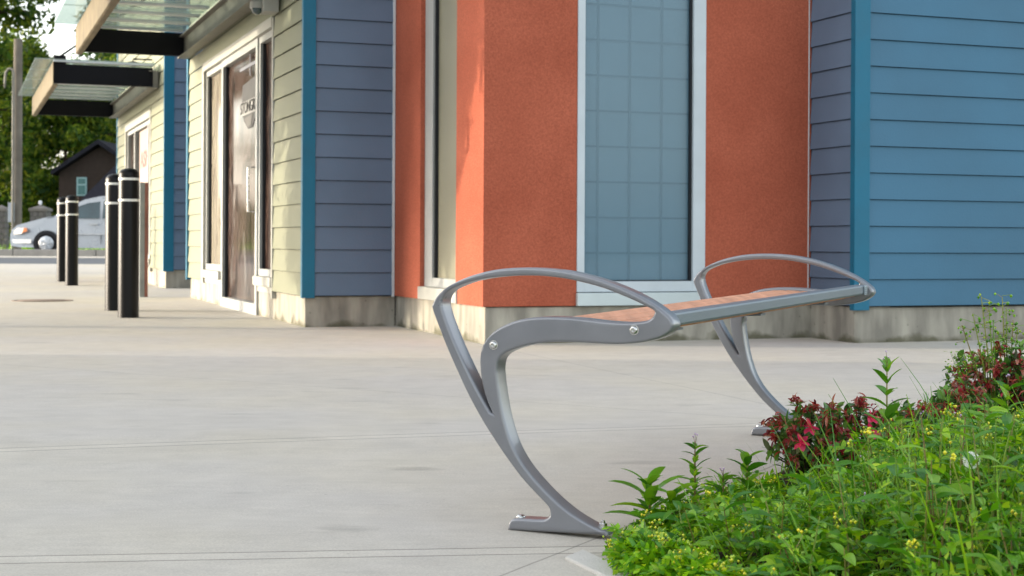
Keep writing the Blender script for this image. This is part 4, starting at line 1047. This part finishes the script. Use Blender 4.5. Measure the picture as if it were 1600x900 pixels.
for tries in range(40000):
    s = random.random() ** .8 * 2.2 + .075; t = random.random() ** .9 * 5.1 + .02
    if random.random() < .12: t = random.random() * .06 + .02; s = random.random() * .9
    if random.random() < .10: s = random.random() * .08 + .07; t = random.random() * 2.6
    p2 = bc + dn * s + ax2 * t; x, y = p2.x, p2.y
    if not inview(x, y): continue
    if y > 4.6 and random.random() < .55: continue
    cnt += 1
    if cnt > 1750: break
    if s + t < .12 or math.hypot(x - .262, y - 3.47) < .085: continue
    u_ = CU + F * x / y; edge_ = u_ < 1000
    if (edge_ and random.random() < .5) or (u_ < 992 and y > 3.39): continue
    h_ = cover_h(x, y) * random.choice((.45, .7, .85, 1.0, 1.15, 1.4)); base = Vector((x, y, gz(y))); lean = Vector((random.gauss(0, .28), random.gauss(0, .28), 1)).normalized()
    if edge_: h_ = min(h_, .014)
    h_ = min(h_, cap(x, y) + random.gauss(-.012, .014))
    if h_ < .008: continue
    top = base + lean * h_
    b.tube([base, base.lerp(top, .5) + Vector((random.gauss(0, .006), random.gauss(0, .006), 0)), top], [.0019, .0015, .0009], 3, 1, cap=False)
    nl = 8 if h_ > .07 else 5
    for i in range(nl):
        f_ = .2 + .78 * i / nl; a = i * 2.4 + random.random(); el = random.uniform(.0, 1.0)
        lobed(b, base.lerp(top, f_), (math.cos(a), math.sin(a), el), random.uniform(.036, .075) * (.4 if edge_ else 1), 0)
    if random.random() < .9 * max(0, min(1, .35 + 1.6 * mnoise.noise(Vector((x * 4, y * 4, 9))))):
        for br in range(random.randint(1, 3)):
            c_ = top + Vector((random.gauss(0, .014), random.gauss(0, .014), random.uniform(-.01, .015)))
            b.tube([top - lean * .02, c_], [.0009, .0007], 3, 1, cap=False)
            for i in range(random.randint(3, 6)):
                tip = c_ + Vector((random.gauss(0, .007), random.gauss(0, .007), random.uniform(.002, .014)))
                b.tube([c_, tip], [.0006, .0005], 3, 1, cap=False); bud(b, tip, random.uniform(.0026, .0040), 2 if random.random() < .6 else 0)
# broad leaved weeds mixed through
for tries in range(7000):
    s = random.random() ** .7 * 2.0 + .10; t = random.random() * 5.0 + .02; p2 = bc + dn * s + ax2 * t; x, y = p2.x, p2.y
    if not inview(x, y) or random.random() > .05 + .15 * min(1, s / 1.0): continue
    h_ = cover_h(x, y) * random.uniform(.9, 1.6 if y < 3.9 else 1.15) + .015; h_ = min(h_, cap(x, y) + random.gauss(-.015, .015))
    if CU + F * x / y < 1020 or h_ < .03: continue
    base = Vector((x, y, gz(y))); top = base + Vector((random.gauss(0, .03), random.gauss(0, .03), h_))
    b.tube([base, base.lerp(top, .5) + Vector((random.gauss(0, .008), random.gauss(0, .008), 0)), top], [.0028, .0022, .0012], 4, 1, cap=False)
    nn_ = random.randint(4, 8); Lb = random.choice((.035, .05, .07, .09))
    for i in range(nn_):
        f_ = .3 + .7 * (i + .5) / nn_; p = base.lerp(top, f_)
        for k in (0, 1):
            a = i * 1.57 + k * math.pi + random.gauss(0, .3); L = Lb * random.uniform(.7, 1.15) * (1.2 - .5 * f_)
            leaf(b, p, (math.cos(a), math.sin(a), random.uniform(.1, .8)), L, L * random.uniform(.13, .22), .8, 3, 5, .3)
tag(b.build('weed_ground_cover', ['leafweed', 'stem', 'bud', 'leafherb']), 'tangled bright green weeds with small yellow buds filling the planting bed', 'ground cover', kind='stuff')
b = MB()
for _ in range(1300):
    s = random.random() * 2.0 + .05; t = random.random() * 3.5; p2 = bc + dn * s + ax2 * t; x, y = p2.x, p2.y
    if not inview(x, y): continue
    a = random.random() * 6.28; L = cover_h(x, y) * random.uniform(.9, 1.9)
    leaf(b, (x, y, gz(y)), (math.cos(a) * .4, math.sin(a) * .4, 1), L, .0026, .7, 0, 5, .3)
tag(b.build('bed_grass', 'leafherb'), 'thin grass blades growing up through the weeds in the bed', 'grass', kind='stuff')

def herb(u, vtop, y, label, leafL=.065, npair=6, side=0, tilt=0, seed=0, flower=True, spread=1.0, leafw=.19):
    random.seed(seed); top = at(u, vtop, y); g_ = gz(y); base = Vector((top.x - tilt, y, g_)); h_ = top.z - g_
    e = empty('willowherb', base, label, 'weed', 'tall leafy weeds in the bed')
    b = MB(); mid = base.lerp(top, .5) + Vector((tilt * .3, 0, 0)); b.tube([base, mid, top], [.0032, .0026, .0014], 6)
    b.build('stem', 'redstem' if seed % 2 else 'stem', e, True)
    c = MB()
    for i in range(npair):
        f_ = .18 + .82 * (i + .3) / npair; p = base.lerp(mid, f_ * 2) if f_ < .5 else mid.lerp(top, f_ * 2 - 1)
        for k in range(2 if i < npair - 1 else 3):
            a = i * 1.57 + k * math.pi / (1 if i < npair - 1 else 1.5) + random.gauss(0, .25); el = random.uniform(.2, .9) + .5 * (i / npair)
            Lf = leafL * (1.15 - .45 * i / npair) * random.uniform(.85, 1.15)
            leaf(c, p, (math.cos(a) * spread, math.sin(a) * spread, el), Lf, Lf * leafw, .75, 0, 6, .3)
            if random.random() < .7: leaf(c, p, (math.cos(a + .5), math.sin(a + .5), .9), Lf * .45, Lf * .45 * .2, .5, 0, 4)
    c.build('foliage', 'leafherb', e, True, angle=80)
    if flower:
        c = MB()
        for k in range(3):
            d = Vector((random.gauss(0, .4), random.gauss(0, .4), 1)).normalized(); q_ = top + d * random.uniform(.015, .035); c.tube([top, q_], [.0007, .0006], 4, 0, False); bud(c, q_, .0028, 1)
        c.build('flower_bud', ['redstem', 'lilac'], e)
    return e
herb(1013, 752, 3.52, 'leafy weed with long drooping leaves nearest the bench foot bolt', .105, 7, seed=11, tilt=-.02, flower=False, leafw=.17)
herb(1052, 770, 3.5, 'leafy weed leaning right beside the one nearest the bench foot', .09, 7, seed=12, tilt=.02, flower=False)
herb(1086, 695, 3.66, 'slender upright weed with a small flower head between bench foot and azalea', .055, 10, seed=13, leafw=.2)
herb(1168, 712, 3.74, 'bushy leafy weed standing left of the red azalea', .075, 9, seed=14, flower=False, leafw=.2)
herb(1130, 745, 3.7, 'short leafy weed between the slender weed and the bushy one', .06, 7, seed=15)
herb(1386, 568, 3.9, 'tallest weed with pink buds rising against the pale paving', .078, 10, seed=18, spread=.8, leafw=.2)
herb(1402, 640, 3.95, 'leafy weed at the right foot of the tallest weed', .06, 9, seed=19)
herb(1560, 640, 3.9, 'broad leaved weed below the far azalea near the right edge', .075, 8, seed=20, flower=False)
herb(1508, 660, 3.75, 'weed with pale leaves left of the right edge group', .065, 7, seed=21)
herb(1588, 680, 3.45, 'large leaved weed at the right edge of the photo', .075, 6, seed=22, flower=False)
herb(1300, 735, 3.5, 'thin reddish weed in front of the near azalea', .045, 9, seed=23)
herb(1350, 728, 3.4, 'second thin reddish weed in front of the near azalea, further right', .045, 8, seed=25)
herb(1590, 815, 3.1, 'big leaved weed in the bottom right corner of the photo', .075, 5, seed=26, flower=False, leafw=.22)
herb(1230, 850, 3.1, 'low weed at the bottom edge in the middle of the bed', .05, 5, seed=28)
herb(1440, 655, 4.1, 'leafy weed between the tallest weed and the far azalea', .05, 7, seed=30)
herb(1480, 780, 3.3, 'low leafy weed below the dandelion clock', .06, 6, seed=32, flower=False)

herb(1535, 745, 3.3, 'broad leaved weed just below and right of the dandelion clock', .085, 6, seed=34, flower=False, leafw=.24)
herb(1470, 700, 3.6, 'leafy weed left of the dandelion clock', .065, 8, seed=35, leafw=.2)
herb(1575, 600, 4.2, 'tall weed in front of the far azalea at the right edge', .07, 9, seed=36, leafw=.2)
herb(1350, 790, 3.15, 'tall reddish stemmed weed at the bottom edge, left of the big leaved corner weed', .07, 7, seed=37, leafw=.2)
herb(1110, 800, 3.25, 'low weed with curled leaves in the lower left of the bed', .055, 6, seed=38, leafw=.2, flower=False)
herb(1018, 838, 3.26, 'small toothed weed at the paving edge just right of the hex nut', .045, 5, seed=40, leafw=.24, flower=False)
def azalea(u, v, y, rad, hgt, label, seed, nfl=26, fresh=2, dense=1.0):
    random.seed(seed); c0 = at(u, v, y); g_ = gz(y); base = Vector((c0.x, y, g_))
    e = empty('azalea_shrub', base, label, 'shrub', 'red azaleas in the bed')
    b = MB(); lv = MB(); tips = []
    nbr = int(46 * dense)
    for i in range(nbr):
        a = i * 2.4; ph = math.acos(1 - 1.25 * (i + .5) / nbr); d = Vector((math.sin(ph) * math.cos(a), math.sin(ph) * math.sin(a), math.cos(ph)))
        r_ = random.uniform(.72, 1.08); tip = Vector((c0.x + d.x * rad * r_, y + d.y * rad * r_, c0.z + d.z * hgt * r_)); tips.append((tip, d))
        st = base + Vector((d.x * .01, d.y * .01, 0)); b.tube([st, st.lerp(tip, .5) + Vector((0, 0, .02)), tip], [.003, .0022, .0012], 5)
        for k in range(9):
            an = k * .9 + random.random(); q_ = d.orthogonal().normalized(); q_.rotate(Matrix.Rotation(an, 3, d)); L = random.uniform(.024, .042)
            leaf(lv, tip - d * random.uniform(0, .03), q_ * .9 + d * random.uniform(.1, .8), L, L * .27, .35, 0, 4, .15)
        for k in range(4):
            f_ = random.uniform(.3, .85); p = st.lerp(tip, f_); q_ = Vector((random.gauss(0, 1), random.gauss(0, 1), .4)).normalized(); L = random.uniform(.02, .035); leaf(lv, p, q_, L, L * .26, .4, 0, 3)
    b.build('stem', 'bark', e, True); lv.build('foliage', 'leafdark', e, True, angle=80)
    order = sorted(range(len(tips)), key=lambda i: tips[i][1].y + random.random() * .8)
    nfl = int(nfl * .8)
    for n_, i in enumerate(order[:nfl]):
        tip, d = tips[i]; c = MB(); isf = n_ < fresh
        if isf:
            d = (d + Vector((-.1, -.8, .2))).normalized(); c_ = tip + d * .012
            for k in range(6):
                an = k * 1.047; q_ = d.orthogonal().normalized(); q_.rotate(Matrix.Rotation(an, 3, d)); leaf(c, c_, q_ + d * .45, .028, .011, .25, 0, 5, .15)
            c.build('fresh_flower', 'petalpink', e, True, angle=80)
        else:
            for k in range(random.randint(14, 24)):
                q_ = (Vector((random.gauss(0, 1), random.gauss(0, 1), random.gauss(-.15, 1))).normalized() + d * .5).normalized()
                leaf(c, tip + d * .008 + Vector((random.gauss(0, .008), random.gauss(0, .008), random.gauss(0, .008))), q_, random.uniform(.016, .030), random.uniform(.003, .0068), random.uniform(.3, 1.6), 0, 4, .6)
            c.build('withered_flower', 'petaldry', e)
    return e
azalea(1262, 700, 4.22, .115, .12, 'near azalea with withered red flowers beside the far bench foot', 41, 30, 2)
azalea(1335, 690, 4.35, .11, .11, 'azalea with two fresh pink blooms right of the near one', 42, 26, 2)
azalea(1432, 690, 4.5, .13, .11, 'low dark azalea behind the tallest weed', 43, 24, 0)
azalea(1548, 605, 5.1, .155, .13, 'far azalea with one bright pink flower near the right edge', 44, 30, 1)
azalea(1625, 600, 5.0, .15, .14, 'far azalea cut by the right edge of the photo', 45, 26, 0)
azalea(1498, 650, 4.8, .12, .10, 'small azalea in front of the far pink flowered one', 46, 20, 1)

def stalks(u, y, label, seed, tops):
    random.seed(seed); x = at(u, 560, y).x; g_ = gz(y); base = Vector((x, y, g_)); e = empty('seed_head_weed', base, label, 'weed', 'seeding weeds behind the far azalea')
    b = MB(); c = MB()
    for (tu, tv) in tops:
        top = at(tu, tv, y); b.tube([base, base.lerp(top, .6) + Vector((0, 0, .02)), top], [.0032, .0024, .0014], 5)
        for k in range(16):
            p = base.lerp(top, random.uniform(.62, 1.0)) + Vector((0, 0, .008)); q_ = p + Vector((random.gauss(0, .022), random.gauss(0, .022), random.uniform(-.012, .02))); b.tube([p, q_], [.0011, .0009], 3, 0, False); bud(c, q_ + Vector((0, 0, -.004)), random.uniform(.003, .0062), 0)
    b.build('stem', 'stem', e); c.build('seed_head', 'leafweed', e)['kind'] = 'stuff'
stalks(1558, 5.0, 'wispy weed with dangling seed heads left of its twin above the far azalea', 51, [(1533, 462), (1545, 478), (1520, 490), (1503, 508), (1552, 500)])
stalks(1575, 5.05, 'wispy weed with dangling seed heads at the right edge above the far azalea', 52, [(1566, 464), (1572, 480), (1590, 512), (1583, 500), (1560, 520)])
# small yellow green sprawler left of the far azalea
random.seed(53); e = empty('trailing_weed', at(1500, 560, 5.05), 'yellow green trailing weed hanging left of the far azalea', 'weed'); b = MB()
for k in range(90):
    p = at(random.uniform(1478, 1520), random.uniform(548, 600), 5.02 + random.gauss(0, .03)); a = random.random() * 6.28
    leaf(b, p, (math.cos(a), math.sin(a), random.uniform(-.6, .6)), random.uniform(.010, .018), .0035, .3, 0, 3)
for k in range(7):
    p = at(random.uniform(1480, 1515), 552, 5.03); b.tube([at(1525, 640, 5.03), p.lerp(at(1525, 640, 5.03), .4) + Vector((-.01, 0, .01)), p], [.001, .0008, .0006], 3)
b.build('foliage', 'leafweed', e)
# dandelion clock
YD = 2.92
p = at(1518, 719, YD); e = empty('dandelion_clock', (p.x, YD, gz(YD)), 'white fluffy dandelion seed head among the weeds at right', 'dandelion')
b = MB(); b.tube([(p.x + .01, YD, gz(YD)), (p.x + .004, YD, p.z - .06), tuple(p)], .0014, 6); b.build('stem', 'stem', e, True)
b = MB(); random.seed(60)
for k in range(420):
    d = Vector((random.gauss(0, 1), random.gauss(0, 1), random.gauss(0, 1))).normalized(); q_ = p + d * .0145; s_ = d.orthogonal().normalized() * .004; s_.rotate(Matrix.Rotation(random.random() * 6.28, 3, d)); t_ = d.cross(s_)
    b.face([q_ - s_ * .3, q_ + s_ + d * .0025, q_ + t_ * .3]); b.face([q_ - t_ * .3, q_ - s_ + d * .0025, q_ + s_ * .3])
b.build('seed_head', 'fluff', e)
# scattered lilac flowers
b = MB(); random.seed(61)
for (u, v, y) in ((1327, 690, 3.9), (1343, 682, 3.9), (1200, 852, 3.15), (1215, 850, 3.15), (1342, 777, 3.4), (1290, 756, 3.5), (1546, 792, 3.3), (1421, 811, 3.3), (1318, 740, 3.6), (1456, 812, 3.3), (1430, 690, 3.8), (1556, 726, 3.6), (1268, 755, 3.6)):
    p = at(u, v, y)
    for k in range(5):
        a = k * 1.257; leaf(b, p, (math.cos(a), -.5, math.sin(a)), .0065, .0026, .1, 0, 3)
tag(b.build('lilac_flowers', 'lilac'), 'tiny lilac flowers scattered over the weeds in the bed', 'flowers', kind='stuff')
